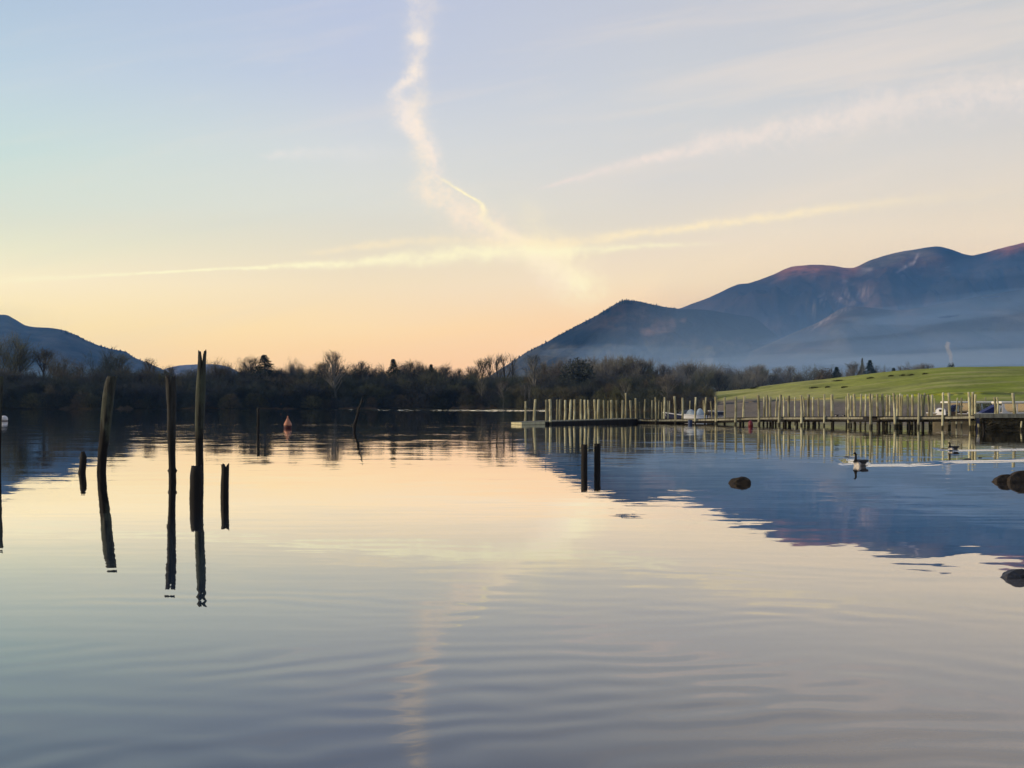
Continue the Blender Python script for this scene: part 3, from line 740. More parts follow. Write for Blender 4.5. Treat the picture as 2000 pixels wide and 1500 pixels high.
for px, lab in ((1855.5, 'left one of two tiny dark treetops below the chimney smoke'), (1860, 'right one of two tiny dark treetops below the chimney smoke')):
    tree(px, 711.5 if px < 1857 else 711, 400, 'evergreen', 0, .32, 'bark', 'needle', lab, 'tree', None, 'evergreen_tree', zb=4)

# ------------------------------------------------------------------ reeds, rushes and ground cover
def reeds(a, b, y0, label, hmul=1.0, n=2600, seed=1, off=(.2, 1.2)):
    rng = random.Random(seed); mb = MB()
    for _ in range(n):
        px = rng.uniform(a, b); S = shore(px); Y = S + rng.uniform(*off)
        x = gx(px, Y); z = max(-.05, ground_z(px, Y)); h = rng.uniform(.6, 1.5) * hmul * (1 - abs((px - (a + b) / 2) / ((b - a) / 2)) ** 4) * max(.15, .7 + .9 * noise.noise(Vector((px * .09, seed, 0))))
        wd = .05; lean = rng.uniform(-.15, .15); q = len(mb.v)
        mb.v += [(x - wd, Y, z - .1), (x + wd, Y + rng.uniform(-.05, .05), z - .1), (x + lean * h, Y + rng.uniform(-.1, .1), z + h)]; mb.f.append((q, q+1, q+2))
    tag(mb.build('reed_bed', M['reed']), label, 'reeds', kind='stuff')
reeds(115, 182, 783, 'dry reeds on the far bank at the left behind the leaning post', 1.1, 1500, 1)
reeds(225, 262, 783, 'short dry reeds on the far bank between the leaning and the split post', .9, 700, 2)
reeds(350, 440, 785, 'patchy dry reeds on the far bank behind the tallest post', .8, 900, 3)
reeds(500, 580, 785, 'faint dry reeds on the far bank above the orange buoy', .6, 700, 8)
reeds(660, 740, 785, 'patchy dry reeds on the far bank behind the crooked post', .9, 1100, 4)
reeds(878, 975, 789, 'bright band of dry reeds on the far bank left of the jetty', 1.3, 3000, 5)
reeds(1040, 1310, 792, 'long band of dry reeds behind the left part of the jetty', 1.2, 5200, 6)
def rush_clump(px, py, wpx, lab):
    # find where the view line through (px, py) meets the pasture
    Y = 150.0
    while Y < 340 and gz(py, Y) > ground_z(px, Y): Y += .5
    rng = random.Random(int(px)); mb = MB(); W = wpx / F * Y
    for _ in range(130):
        x = rng.gauss(0, W * .22); yv = rng.uniform(-.4, .4); h = rng.uniform(.12, .36); wd = .07; q = len(mb.v)
        mb.v += [(x - wd, yv, -.1), (x + wd, yv, -.1), (x + rng.uniform(-.2, .2), yv, h)]; mb.f.append((q, q+1, q+2))
    o = mb.build('rush_clump', M['rush']); o.location = (gx(px, Y), Y, ground_z(px, Y)); tag(o, lab, 'rushes', 'dark rush clumps on the pasture')
for a in ((1452,760,10,'small dark rush clump low on the left toe of the pasture'),
          (1474,759,26,'long dark rush clump on the left end of the pasture skyline'),
          (1640,744,26,'long rush clump halfway up the pasture, left of the others'),
          (1593,758,30,'wide rush clump on the lower left of the pasture above the jetty posts'),
          (1617,757,10,'small rush clump right beside the wide lower one'),
          (1651,757,18,'curved rush clump on the lower middle of the pasture'),
          (1702,739,14,'dark rush clump on the upper pasture, first of the upper row'),
          (1740,735,8,'smallest rush clump of the upper row'),
          (1764,734,9,'short rush clump in the middle of the upper row'),
          (1780,733,11,'dark rush clump second from the right in the upper row'),
          (1807,731,12,'dark rush clump furthest right near the pasture skyline')):
    rush_clump(*a)

# ------------------------------------------------------------------ old posts in the near water
def old_post(pts, wl, mat, label, top=None, seed=0, seg_n=26, group=None, rings=60, name='old_post', knots=(), tip=None):
    """pts: (px, py, width px) from top to waterline"""
    Y = dist(wl); rng = random.Random(seed)
    base = Vector((gx(pts[-1][0], Y), Y, 0))
    P = [(gx(a, Y) - base.x, gz(b, Y), c / F * Y / 2 * .93) for a, b, c in pts]     # x, z, radius
    ztop = P[0][1]; P = P[::-1]
    zx = [(p[1], p[0]) for p in P]; zr = [(p[1], p[2]) for p in P]
    mb = MB(); z0 = -.7
    for i in range(rings + 1):
        t = i / rings; z = z0 + (ztop - z0) * t
        x = smooth_interp(zx, z) if z > 0 else zx[0][1] - (zx[min(1,len(zx)-1)][1] - zx[0][1]) * 0.0
        r = smooth_interp(zr, z) if z > 0 else zr[0][1]
        for k in range(seg_n):
            a = 2 * math.pi * k / seg_n
            g = noise.noise(Vector((math.cos(a) * 2.2 + seed, math.sin(a) * 2.2, z * .5))) * .13
            g += noise.noise(Vector((math.cos(a) * 6 + seed, math.sin(a) * 6, z * 1.3))) * .09
            g += noise.noise(Vector((math.cos(a) * 2 + seed, math.sin(a) * 2, z * 7))) * .06
            for (kz, ka, kd, ks) in knots:
                da = (a - ka + math.pi) % (2 * math.pi) - math.pi
                g += kd * math.exp(-((z - kz) / ks) ** 2 - (da / .35) ** 2)
            rr = r * (1 + g); lx = rr * math.cos(a); zz = z
            if t > .8 and top:
                f = (t - .8) / .2; zz = z - top(lx / r, a) * f * f
            mb.v.append((x + lx, rr * math.sin(a), zz))
    for i in range(rings):
        for k in range(seg_n):
            k2 = (k + 1) % seg_n
            mb.f.append((i * seg_n + k, i * seg_n + k2, (i + 1) * seg_n + k2, (i + 1) * seg_n + k))
    b = rings * seg_n; mb.v.append((smooth_interp(zx, ztop), 0, ztop - (.25 if top else .03)))
    for k in range(seg_n): mb.f.append((b + k, b + (k + 1) % seg_n, len(mb.v) - 1))
    o = mb.build(name, M[mat], smooth=True); o.location = base
    me = o.data
    return tag(o, label, 'post', group)
def jag(seed, amp, notch=0.0, nx=0.0, nw=.25):
    def f(x, a):
        return amp * (noise.noise(Vector((math.cos(a) * 1.6 + seed, math.sin(a) * 1.6, seed))) + .5) + amp * .5 * noise.noise(Vector((a * 4, seed, 0))) + notch * math.exp(-((x - nx) / nw) ** 2)
    return f
G = 'old mooring posts standing in the near water'
old_post([(219,732,20),(214,760,22),(209,800,22),(206,840,21),(201,880,19),(198,922,19)], 922, 'old', 'old grey post leaning right, second tall one from the left', jag(1, .05), 1, group=G)
old_post([(333,730,20),(334,760,21),(335,800,19),(335,850,18),(336,900,15),(337,941,16)], 941, 'old_dark', 'dark rotten post with a notched top, left of the tallest post', jag(2, .08, .12, .1, .3), 2, group=G,
         knots=((.22, 0.1, .45, .02), (.22, 3.0, .45, .02), (.9, 3.1, .3, .03)))
old_post([(395.5,683,17),(394,715,17),(392,760,20),(390,810,19),(389,860,16),(390,935,15)], 935, 'old', 'tallest old post with a split forked top', jag(3, .05, .42, -.05, .28), 3, group=G)
old_post([(384,908,22),(383,925,25),(382,974,27)], 974, 'black_wood', 'short thick black stump in front of the tallest post', jag(4, .03), 4, group=G, rings=30)
old_post([(162,881,7),(163,893,13),(162,910,14),(160,924,15)], 924, 'black_wood', 'short pointed black stump left of the leaning post', jag(5, .02), 5, group=G, rings=30)
old_post([(440,904,17),(440,920,16),(439,945,17),(439,970,17)], 970, 'black_wood', 'short black stump standing alone right of the tallest post', jag(6, .04, .05, .1, .3), 6, group=G, rings=30)
old_post([(504.5,795,6),(504.5,820,5.5),(504,847,5.5)], 847, 'old_dark', 'thin straight dark post left of the orange buoy', jag(7, .12), 7, group=G, rings=30)
old_post([(708.5,774,1.2),(704,790,4),(700,799,5),(699,808,6),(695,822,6),(692,832,7),(692.5,840,6)], 840, 'old_dark', 'thin crooked dark post leaning right, right of the orange buoy', None, 8, group=G, rings=50)
old_post([(1141,868,13),(1141,890,13),(1141,915,13)], 915, 'black_wood', 'left one of two short black posts in front of the jetty', jag(9, .01), 9, group=G, rings=24)
old_post([(1166.5,866,14),(1166.5,890,14),(1166.5,914.5,14)], 914.5, 'black_wood', 'right one of two short black posts in front of the jetty', jag(10, .01), 10, group=G, rings=24)
old_post([(1,734,10),(0,780,10),(-2,840,10),(-4,905,11)], 905, 'old', 'old post cut off by the left edge of the view', jag(11, .05), 11, group=G)

# ------------------------------------------------------------------ buoys
M['buoy'] = simple('faded_orange_paint', (.40,.17,.09), .55, .3, .2, 6)
M['buoy_red'] = simple('dark_red_paint', (.06,.012,.010), .6, .3, .3, 6)
M['white_pl'] = simple('chalky_white_plastic', (.62,.58,.52), .5, .4, .1, 6)
M['red_pl'] = simple('red_plastic', (.13,.010,.010), .5, .4, .15, 4)
M['blue_pl'] = simple('blue_plastic', (.012,.03,.08), .5, .4, .2, 4)
def lathe_thing(name, px, wl, label, cat, parts, group=None):
    Y = dist(wl); o = empty(name, (gx(px, Y), Y, 0)); tag(o, label, cat, group); s = Y / F
    for nm, prof, mat in parts:
        mb = MB(); mb.lathe([(r * s, z * s) for r, z in prof], 28); mb.build(nm, M[mat], o, True)
    return o
lathe_thing('mooring_buoy', 562, 836, 'pear-shaped orange buoy floating between the thin posts', 'buoy',
    [('float', [(7.6,4.6),(7.9,6),(7.4,8),(6.0,11),(4.4,14),(2.8,17),(1.7,19.5),(1.2,21),(.9,21.5)], 'buoy'),
     ('lower_band', [(5,-5),(7,-1),(7.4,1.5),(7.7,4.5)], 'buoy_red'), ('mooring_eye', [(.5,21.4),(1.3,21.9),(1.3,23),(.5,23.8)], 'buoy')])
lathe_thing('ball_buoy', 7.5, 822.5, 'round white buoy at the left edge of the water', 'buoy',
    [('float', [(7.2,.9),(7.7,3),(7.3,6),(5.8,8.6),(3.6,10.2),(1.2,10.7)], 'white_pl'), ('weed_band', [(4.0,-5),(6.0,-2),(7.0,.8)], 'buoy_red')])
lathe_thing('red_buoy', 1466, 833, 'red buoy under the jetty deck', 'buoy',
    [('float', [(2,-3),(4.6,0),(5,4),(4.4,8),(2.5,11),(1,12)], 'red_pl'), ('mooring_eye', [(.6,11.9),(1.2,12.3),(1.0,13.2)], 'buoy_red')])
lathe_thing('blue_drum', 1348, 828, 'blue float drum under the jetty deck by the covered boats', 'drum',
    [('body', [(4.2,-3),(4.4,-2),(4.4,6),(4.2,7)], 'blue_pl'), ('rim', [(4.6,6.9),(4.6,7.8),(4.0,7.9)], 'blue_pl')])

# ------------------------------------------------------------------ rocks
M['rock'] = simple('mossy_rock', (.030,.023,.015), .85, .25, .55, 7)
M['rock_dark'] = simple('dark_slate_rock', (.022,.023,.026), .6, .4, .4, 8)
def rock(px, wl, wpx, hpx, label, mat='rock', seed=0, depth=.8, group='rocks standing in the near water', lobes=None):
    Y = dist(wl); s = Y / F; mb = MB()
    for (ox, lw, lh, sd_) in (lobes or ((0, wpx, hpx, seed),)): rock_lump(mb, s, lw, lh, depth, sd_, ox * s)
    o = mb.build('rock', M[mat], smooth=False); o.location = (gx(px, Y), Y + wpx * s / 2 * depth, -.005)
    return tag(o, label, 'rock', group)
def rock_lump(mb, s, wpx, hpx, depth, seed, ox):
    rng = random.Random(seed); nu, nv = 56, 34; b = len(mb.v)
    planes = [(Vector((rng.gauss(0,1), rng.gauss(0,1), abs(rng.gauss(0,.7)))).normalized(), rng.uniform(.6, .9)) for _ in range(9)]
    for j in range(nv + 1):
        th = math.pi * j / nv
        for i in range(nu):
            a = 2 * math.pi * i / nu
            d = Vector((math.sin(th) * math.cos(a), math.sin(th) * math.sin(a), math.cos(th))); r = 1.0
            for n_, k in planes:
                q = d.dot(n_)
                if q > 1e-3: r = min(r, k / q)
            r *= 1.08 + .12 * noise.fractal(d * 1.9 + Vector((seed, 0, 0)), 1, 2, 6) + .03 * noise.noise(d * 12)
            p = d * r
            mb.v.append((ox + p.x * wpx * s / 2, p.y * wpx * s / 2 * depth, p.z * hpx * s * 1.06 if p.z > 0 else p.z * .2))
    for j in range(nv):
        for i in range(nu):
            i2 = (i + 1) % nu; mb.f.append((b + j * nu + i, b + (j + 1) * nu + i, b + (j + 1) * nu + i2, b + j * nu + i2))
rock(1448, 945, 43, 12, 'small rounded mossy rock alone in the water left of the geese', 'rock', 3)
rock(1985, 943, 84, 19, 'big rugged brown rock at the right edge below the geese', 'rock', 12, lobes=((-15, 52, 15, 9), (14, 68, 22, 9)))
rock(1990, 1131, 66, 18, 'dark slate rock at the right edge, nearest of all', 'rock_dark', 9)
rock(1890, 898.5, 19, 3.4, 'low dark rock barely above the water behind the front goose', 'rock_dark', 21)
rock(1915.5, 894.5, 8, 2.4, 'tiny dark rock barely above the water, behind the low one', 'rock_dark', 22)

# ------------------------------------------------------------------ water birds
def bird_mat():
    m, t = new_mat('bird_plumage'); at = t.node('ShaderNodeVertexColor'); at.layer_name = 'tint'
    tcn = t.node('ShaderNodeTexCoord'); n = t.noise(tcn.outputs['Object'], 60, 4)[0]
    k = t.mr(n, .3, .7, .8, 1.2, smooth=False)
    finish(t, bsdf(t, t.mix(1.0, at.outputs[0], t.comb(k, k, k), 'MULTIPLY'), .7, .25)); return m
M['bird'] = bird_mat()
def loft(mb, rows, n, colf):
    """rows: (x, z, half width, half height, tilt)"""
    b = len(mb.v)
    for ri, (x, z, rw, rh, tl) in enumerate(rows):
        for k in range(n):
            a = 2 * math.pi * k / n; v = math.sin(a) * rh; u = math.cos(a) * rw
            p = (x - v * math.sin(tl), u, z + v * math.cos(tl)); mb.v.append(p); mb.c.append(colf(ri, p, a))
    for i in range(len(rows) - 1):
        for k in range(n):
            k2 = (k + 1) % n; mb.f.append((b + i*n + k, b + (i+1)*n + k, b + (i+1)*n + k2, b + i*n + k2))
    mb.f.append(tuple(b + k for k in range(n))); mb.f.append(tuple(b + (len(rows)-1)*n + k for k in reversed(range(n))))
def goose(px, wl, s, rz, label, neck=1.0, name='goose', cat='goose', group='dark-necked geese swimming to the left', z=0.0, Y=None):
    Y = Y or dist(wl)
    o = empty(name, (gx(px, Y), Y, z), rz); o.scale = (s, s, s); tag(o, label, cat, group)
    rows = [(-.36,.13,.015,.012,0),(-.31,.12,.05,.03,0),(-.24,.085,.09,.07,0),(-.14,.055,.115,.105,0),(-.03,.045,.125,.12,0),(.07,.045,.12,.12,0),(.14,.06,.10,.11,-.25),
            (.185,.10,.075,.08,-.8),(.195,.15,.048,.055,-1.3),(.19,.20,.034,.038,-1.45),(.185,.25*neck+.0,.028,.03,-1.5),(.185,.31*neck,.027,.028,-1.5),(.195,.345*neck,.032,.034,-1.1),(.225,.365*neck,.034,.034,-.4),(.262,.362*neck,.026,.026,-.1),(.285,.355*neck,.014,.014,0),(.31,.35*neck,.012,.009,0),(.335,.347*neck,.005,.004,0)]
    def cf(i, p, a):
        if i >= 8: return (.004,.004,.004) if not (i in (12, 13) and math.sin(a) < -.2) else (.05,.05,.05)
        if i >= 6 and p[2] < .10: return (.70,.64,.56)
        if i <= 1: return (.02,.018,.015)
        if p[2] > .06: return (.022,.018,.014)
        return (.12,.10,.08)
    mb = MB(); loft(mb, rows, 18, cf); b = mb.build('body', M['bird'], o, True)
    for sgn in (-1, 1):                      # folded wings lying along the back
        wb = MB(); loft(wb, [(-.38,.13,.01,.01,0),(-.30,.125,.03,.035,0),(-.16,.105,.04,.065,0),(0,.10,.04,.07,0),(.09,.09,.025,.05,0),(.12,.085,.008,.012,0)], 10, lambda i, p, a: (.022,.018,.013))
        w_ = wb.build('wing', M['bird'], o, True); w_.location = (0, sgn * .085, .01)
    return o
# swim to the left, turned a little towards the shore
goose(1678, 910, .92, R(226), 'dark-necked goose with white breast, nearest of the two on the water', 1.0)
goose(1860, 880, .88, R(222), 'dark-necked goose swimming further off with its long wake, behind the nearest one', .85)
# ------------------------------------------------------------------ ripples: real low ridges of water
def wake(path, w0, w1, h0, h1, label, seed=0, name='wake', nseg=160, cross=10):
    """ridges of water along a ground path; width and height change from start to end"""
    mb = MB(); rng = random.Random(seed)
    for i in range(nseg + 1):
        t = i / nseg; f = t * (len(path) - 1); k = min(len(path) - 2, int(f)); a = Vector(path[k]); b = Vector(path[k + 1]); p = a.lerp(b, f - k)
        d = (b - a).normalized(); nr = Vector((-d.y, d.x)) * (1 if d.x > 0 else -1); wd = w0 + (w1 - w0) * t; h = h0 + (h1 - h0) * t
        nz = .75 + .5 * abs(noise.noise(Vector((p.x * .9 / max(1, w0), p.y * .4, seed)))) * 2
        tp = min(1, t / .02, (1 - t) / .05)
        for j in range(cross + 1):
            u = j / cross * 2 - 1; off = .3 * wd * noise.noise(Vector((p.x * .6, seed, 3)))
            q = p + nr * (u * wd + off); z = h * (.8 + .2 * nz) * tp * ((u + 1) / 1.6 if u < .6 else (1 - u) / .4) + .08 * h * math.sin(u * 9 + p.x * 2.3 / max(1, w0)) - .006
            mb.v.append((q.x, q.y, z))
    n = cross + 1
    for i in range(nseg):
        for j in range(cross): a = i * n + j; mb.f.append((a, a + n, a + n + 1, a + 1))
    return tag(mb.build(name, M['water'], smooth=True), label, 'ripples', kind='stuff')
def gp(px, wl): Y = dist(wl); return (gx(px, Y), Y)
wake([gp(1682,910.5), gp(1780,909), gp(1850,904), gp(1920,902.5), gp(2000,900), gp(2120,897)], .45, .62, .042, .058, 'bright wake trailing right behind the nearest goose', 1)
wake([gp(1662,907), gp(1640,895)], .34, .25, .034, .024, 'bright bow ripple in front of the nearest goose', 2, nseg=30)
for k_, (a_, b_) in enumerate((((1652,904),(1700,905)), ((1656,899),(1690,899)), ((1662,893),(1682,892)))):
    wake([gp(*a_), gp(*b_)], .34, .2, .034, .020, 'small bright ripples around the breast of the nearest goose', 20 + k_, nseg=24)
wake([gp(1862,881), gp(1900,880.5), gp(1960,879.5), gp(2050,878.5), gp(2150,878)], .45, .55, .042, .050, 'thin bright wake trailing right behind the further goose', 3)
wake([gp(1853,879.5), gp(1833,874.8)], .42, .3, .040, .028, 'short bright bow ripple ahead of the further goose', 4, nseg=24)
wake([gp(640,800.9),gp(760,801.4),gp(880,801.9),gp(1090,802.6)], 3.0, 3.0, .22, .22, 'long straight bright ripple line below the far shore, right part', 5, nseg=120)
wake([gp(245,799.3),gp(330,799.8),gp(420,800.2),gp(560,800.8),gp(700,801.6)], 1.3, 2.0, .08, .14, 'faint broken ripple line below the far shore, left part', 6, nseg=160)

# ------------------------------------------------------------------ jetty
FY = [(1000,97.3),(1018,97.5),(1065,98.5),(1245,107.5),(1250,107),(1317,105),(1397,101.5),(1437,99),(1481,97.5),(1564,94),(1610,92.5),(1657,91),(1699,86.5),(1745,85.5),(1794,84.5),(1842,83.3),(1892,81.6),(1905,81),(2100,77)]
DT = [(1018,824.5),(1065,822.6),(1245,816.8),(1250,818.5),(1317,818),(1397,817),(1481,814),(1610,813.6),(1699,813),(1794,813),(1842,812.5),(1905,811),(2100,810)]
def fy(px): return interp(FY, px)
def dtz(px): return gz(interp(DT, px), fy(px))
def run(mb, a, b, step, depth, lo, hi, dy_=0.0):
    n = max(1, round((b - a) / step))
    for i in range(n):
        p, q = a + (b - a) * i / n, a + (b - a) * (i + 1) / n
        A = (gx(p, fy(p)), fy(p) + dy_); B = (gx(q, fy(q)) - .01, fy(q) + dy_)
        za, zb = dtz(p), dtz(q)
        mb.prism(A, B, depth, (za + lo) if lo is not None else -.25, za + hi, (zb + lo) if lo is not None else -.25, zb + hi)
def pile(root, px, top, Y, wpx, seed, mat='pile', zbase=-.8, name='post', bz=None):
    rng = random.Random(seed); r = wpx / F * Y / 2 * rng.uniform(.85, 1.18); zt = gz(top, Y); x = gx(px, Y) - root.location.x
    lean = rng.uniform(-.13, .13); bow = rng.uniform(-.06, .06)
    pts = []; rad = []
    for i in range(15):
        t = i / 14; z = zbase + (zt - zbase) * t
        pts.append((x + lean * (t - 1) + bow * math.sin(t * math.pi) + .012 * noise.noise(Vector((seed, z * 1.5, 0))), Y - root.location.y, z))
        rad.append(r * (1.06 - .14 * t + .10 * noise.noise(Vector((seed * 3.1, z * 2.2, 1)))))
    pts.append((pts[-1][0], pts[-1][1], zt + .012)); rad.append(rad[-1] * .7)
    mb = MB(); mb.tube(pts, rad, 10, True, .03, rng)
    o = bpy.data.objects.new(name, mb.mesh(name, M[mat], True)); C.objects.link(o); o.parent = root
    return o
def section(name, a, label, cat='jetty'):
    o = empty(name, (gx(a, fy(a)), fy(a), 0)); tag(o, label, cat); return o
def local(mb, root):
    l = root.location; mb.v = [(v[0] - l.x, v[1] - l.y, v[2]) for v in mb.v]; return mb
# 1 pale raft at the end
r1 = section('raft', 1018, 'short pale floating raft with two posts at the left end of the jetty', 'raft')
mb = MB(); run(mb, 1019, 1065, 46, 1.7, None, -.03); local(mb, r1).build('float', M['raft'], r1)
mb = MB(); run(mb, 1018.5, 1065.5, 11.7, 1.76, -.026, 0.0); local(mb, r1).build('deck', M['deck_edge'], r1)
for i, (px, top, w_) in enumerate(((1026.5,784,4.4),(1046,780,4.4))): pile(r1, px, top, fy(px) + 1.78 + .1, w_, i + 1)
# 2 dark floating walkway
r2 = section('floating_walkway', 1066, 'low black-sided floating walkway lined with posts on the left of the jetty', 'jetty')
mb = MB(); run(mb, 1066.5, 1245, 20, 1.5, None, -.075); local(mb, r2).build('float', M['deck_dark'], r2)
mb = MB(); run(mb, 1066, 1246, 12, 1.56, -.07, 0.0); local(mb, r2).build('deck', M['deck_edge'], r2)
pile(r2, 1074, 780, fy(1074) - .13, 5.4, 11)
for i, (px, top) in enumerate(((1067,781),(1088,780.5),(1094,780.5),(1104,781.5),(1115,780.5),(1122,780.5),(1134.5,780),(1142,781),(1148.5,781.5),(1161,780.5),(1169,780.5),(1179,781.5),(1188,782.5),(1194,781.5),(1204,782),(1216,781.5),(1222.5,768),(1231,782),(1241.5,778))):
    pile(r2, px, top, fy(px) + 1.72, random.uniform(3.5, 4.6), 20 + i)
# 3 main jetty
r3 = section('jetty', 1247, 'long wooden jetty on many upright posts reaching to the right', 'jetty')
mb = MB(); run(mb, 1247, 1904, 12, 1.5, -.05, 0.0); local(mb, r3).build('deck', M['deck_dark'], r3)
mb = MB(); run(mb, 1247, 1904, 44, .07, -.20, -.055, -.03); local(mb, r3).build('edge_board', M['deck_edge'], r3)
mb = MB(); run(mb, 1247, 1904, 30, .14, -.34, -.06, .35); run(mb, 1247, 1904, 30, .14, -.40, -.06, 1.2); local(mb, r3).build('joist', M['deck_dark'], r3)
FR = [(1280,776,3.6),(1317,774,4.6),(1359,776,4.2),(1398,775,4.8),(1437.5,775,4.2),(1481,772,4.6),(1525,771,5),(1564.5,772,4.6),(1610,770,4.4),(1657,768.5,4.8),(1699,769,4.4),(1745,768,4.4),(1794.5,768,4.4),(1842,767,5.2),(1892,766,5)]
for i, (px, top, w_) in enumerate(FR): pile(r3, px, top, fy(px) - .17, w_, 100 + i)
RR = [(1248.5,785,3),(1260,780,3.6),(1274,782,3),(1287,782,3.2),(1292,786,2.8),(1298,776,3.4),(1303.5,783,3),(1333,777,4.2),(1379,776,3.8),(1388,784,2.8),(1415.5,775.5,4.2),(1454,774,3.9),
 (1493,775,4),(1498.5,772,4),(1504.5,775,4.4),(1518,775.5,4.2),(1531,775,3.5),(1540.5,773,4.5),(1569,776,3.5),(1579.5,771,5),(1588,776,4),(1598.5,778,3.6),(1625,770.5,5.4),
 (1653,774,3),(1662,773,4),(1668,769.5,5),(1682,769.5,4.2),(1691,770,3.6),(1704,770,4),(1713,770,5),(1723,769.5,4.8),(1733,771,5),(1738.5,772,3.6),(1753,771,4),(1758,769,5),(1762.5,771,3.6),
 (1772.5,771,4.6),(1782,771,5),(1799,770.5,3.6),(1806,768,4.8),(1812.5,771,4.4),(1820.5,771,4.6),(1853,767.5,5.8),(1900,766,4.8),(1905,770.5,3.8),(1896.5,775,3)]
for i, (px, top, w_) in enumerate(RR): pile(r3, px, top, fy(px) + 1.68 + (.25 if i % 3 == 0 else 0), w_, 200 + i)
for i, px in enumerate((1447, 1510, 1534, 1545, 1556, 1592, 1628, 1716, 1728, 1776, 1788, 1803)):      # hidden legs under the deck
    pile(r3, px, interp(DT, px) + 2.5, fy(px) + .8, 5, 300 + i, 'deck_dark', name='leg')
# 4 stone landing stage at the right edge
M['stone'] = simple('mossy_stone_wall', (.085,.070,.040), .9, .2, .6, 2.2)
r4 = empty('landing_stage', (gx(1905, 76.5), 76.5, 0)); tag(r4, 'timber-edged stone landing stage joining the jetty at the right edge', 'landing stage')
x0, x1 = 0.0, gx(2400, 76.5) - r4.location.x
def shear(mb): mb.v = [(v[0] + .40 * v[1], v[1], v[2]) for v in mb.v]; return mb
mb = MB(); nx_, nz_ = 120, 20
for i in range(nx_ + 1):
    for j in range(nz_ + 1):
        xx = .25 + (x1 - .25) * i / nx_; zz = -.3 + (.80 + .3) * j / nz_
        batter = .75 - .35 * (zz + .3) + .2 * fbm(xx * 1.3, zz * 2.6, 4, 4) + .22 * abs(noise.noise(Vector((xx * 3, zz * 6, 0)))) + .12 * abs(noise.noise(Vector((xx * 7, zz * 13, 5))))
        mb.v.append((xx, .2 + batter - .5, zz))
for i in range(nx_):
    for j in range(nz_): a = i * (nz_ + 1) + j; mb.f.append((a, a + nz_ + 1, a + nz_ + 2, a + 1))
mb.box(.25, x1, 1.3, 7.5, -.3, .79)
shear(mb).build('stone_wall', M['stone'], r4)
mb = MB(); zt = gz(808.5, 76.5); mb.box(-.1, x1, .02, 7.6, zt - .06, zt); shear(mb).build('deck', M['deck_edge'], r4)
mb = MB()
for i in range(4): mb.box(-.05 + i * x1 / 4, -.06 + (i + 1) * x1 / 4, -.06, .0, zt - .235 + .004 * i, zt - .004 * (i % 2))
shear(mb).build('edge_board', M['deck_edge'], r4)
for i, (px, top, w_, zb_, dy_) in enumerate(((1942,776,5,.9,1.0),(1947.5,776,4,.9,1.3),(1978,768,5.6,.9,.5))): pile(r4, px, top, 76.5 + dy_, w_, 400 + i, zbase=zb_)
for i, (px, y_, w_) in enumerate(((1995.5,823,4),(1911,828,3.6),(1918,816,6))):
    pile(r4, px, y_, 76.5 + (-.3 if i < 2 else .35), w_, 420 + i, 'pile' if i < 2 else 'deck_dark', name='leg')
# loose mooring posts behind the jetty
for i, (px, top, Y, w_, lab) in enumerate(((1308,783,114,2.2,'thin mooring post just left of the covered boats'),(1348,783,121,2.2,'thin pale mooring post rising between the covered boats'),(1374,782,115,2.6,'thin dark mooring post at the right of the covered boats'),
    (1553,776,103,3.4,'mooring post behind the middle of the jetty, between thicker posts'),(1825,778,98,2.6,'thin mooring post at the bow of the long launch'),(1870,777,90,3.2,'left one of two thin posts in front of the brown launch windows'),(1878,777,90,3.4,'right one of two thin posts in front of the brown launch windows'),
    (1924.5,776,110,2.2,'thin post rising behind the launch roof above the blue boat cover'),(1888,780,108,1.8,'tiny post end behind the launch roof'))):
    o = empty('mooring_post', (gx(px, Y), Y, 0)); tag(o, lab, 'post', 'loose mooring posts behind the jetty')
    pile(o, px, top, Y, w_, 500 + i, name='stake')

# ------------------------------------------------------------------ boats
M['white'] = simple('white_boat_paint', (.72,.70,.64), .35, .5, .06, 3)
M['cream'] = simple('cream_boat_roof', (.78,.74,.60), .45, .4, .06, 3)
M['varnish'] = simple('varnished_brown_wood', (.085,.050,.028), .4, .5, .3, 5)
M['navy'] = simple('navy_canvas', (.010,.018,.085), .7, .3, .2, 5)
M['tarp'] = simple('grey_blue_tarpaulin', (.26,.32,.36), .6, .3, .2, 5)
M['tarp_dark'] = simple('dark_slate_tarpaulin', (.045,.055,.065), .6, .3, .3, 5)
M['hull_dark'] = simple('dark_hull_paint', (.012,.014,.035), .4, .5, .2, 4)
def glass_mat():
    m, t = new_mat('boat_glass'); g = t.node('ShaderNodeBsdfGlossy'); g.inputs['Roughness'].default_value = .05; g.inputs['Color'].default_value = (.85,.95,.95,1)
    tr = t.node('ShaderNodeBsdfTransparent'); tr.inputs[0].default_value = (.55,.62,.62,1)
    mx = t.node('ShaderNodeMixShader'); fr = t.node('ShaderNodeFresnel'); t.l.new(t.m('ADD', fr.outputs[0], .5), mx.inputs[0]); t.l.new(tr.outputs[0], mx.inputs[1]); t.l.new(g.outputs[0], mx.inputs[2])
    finish(t, mx.outputs[0]); return m
M['glass'] = glass_mat()
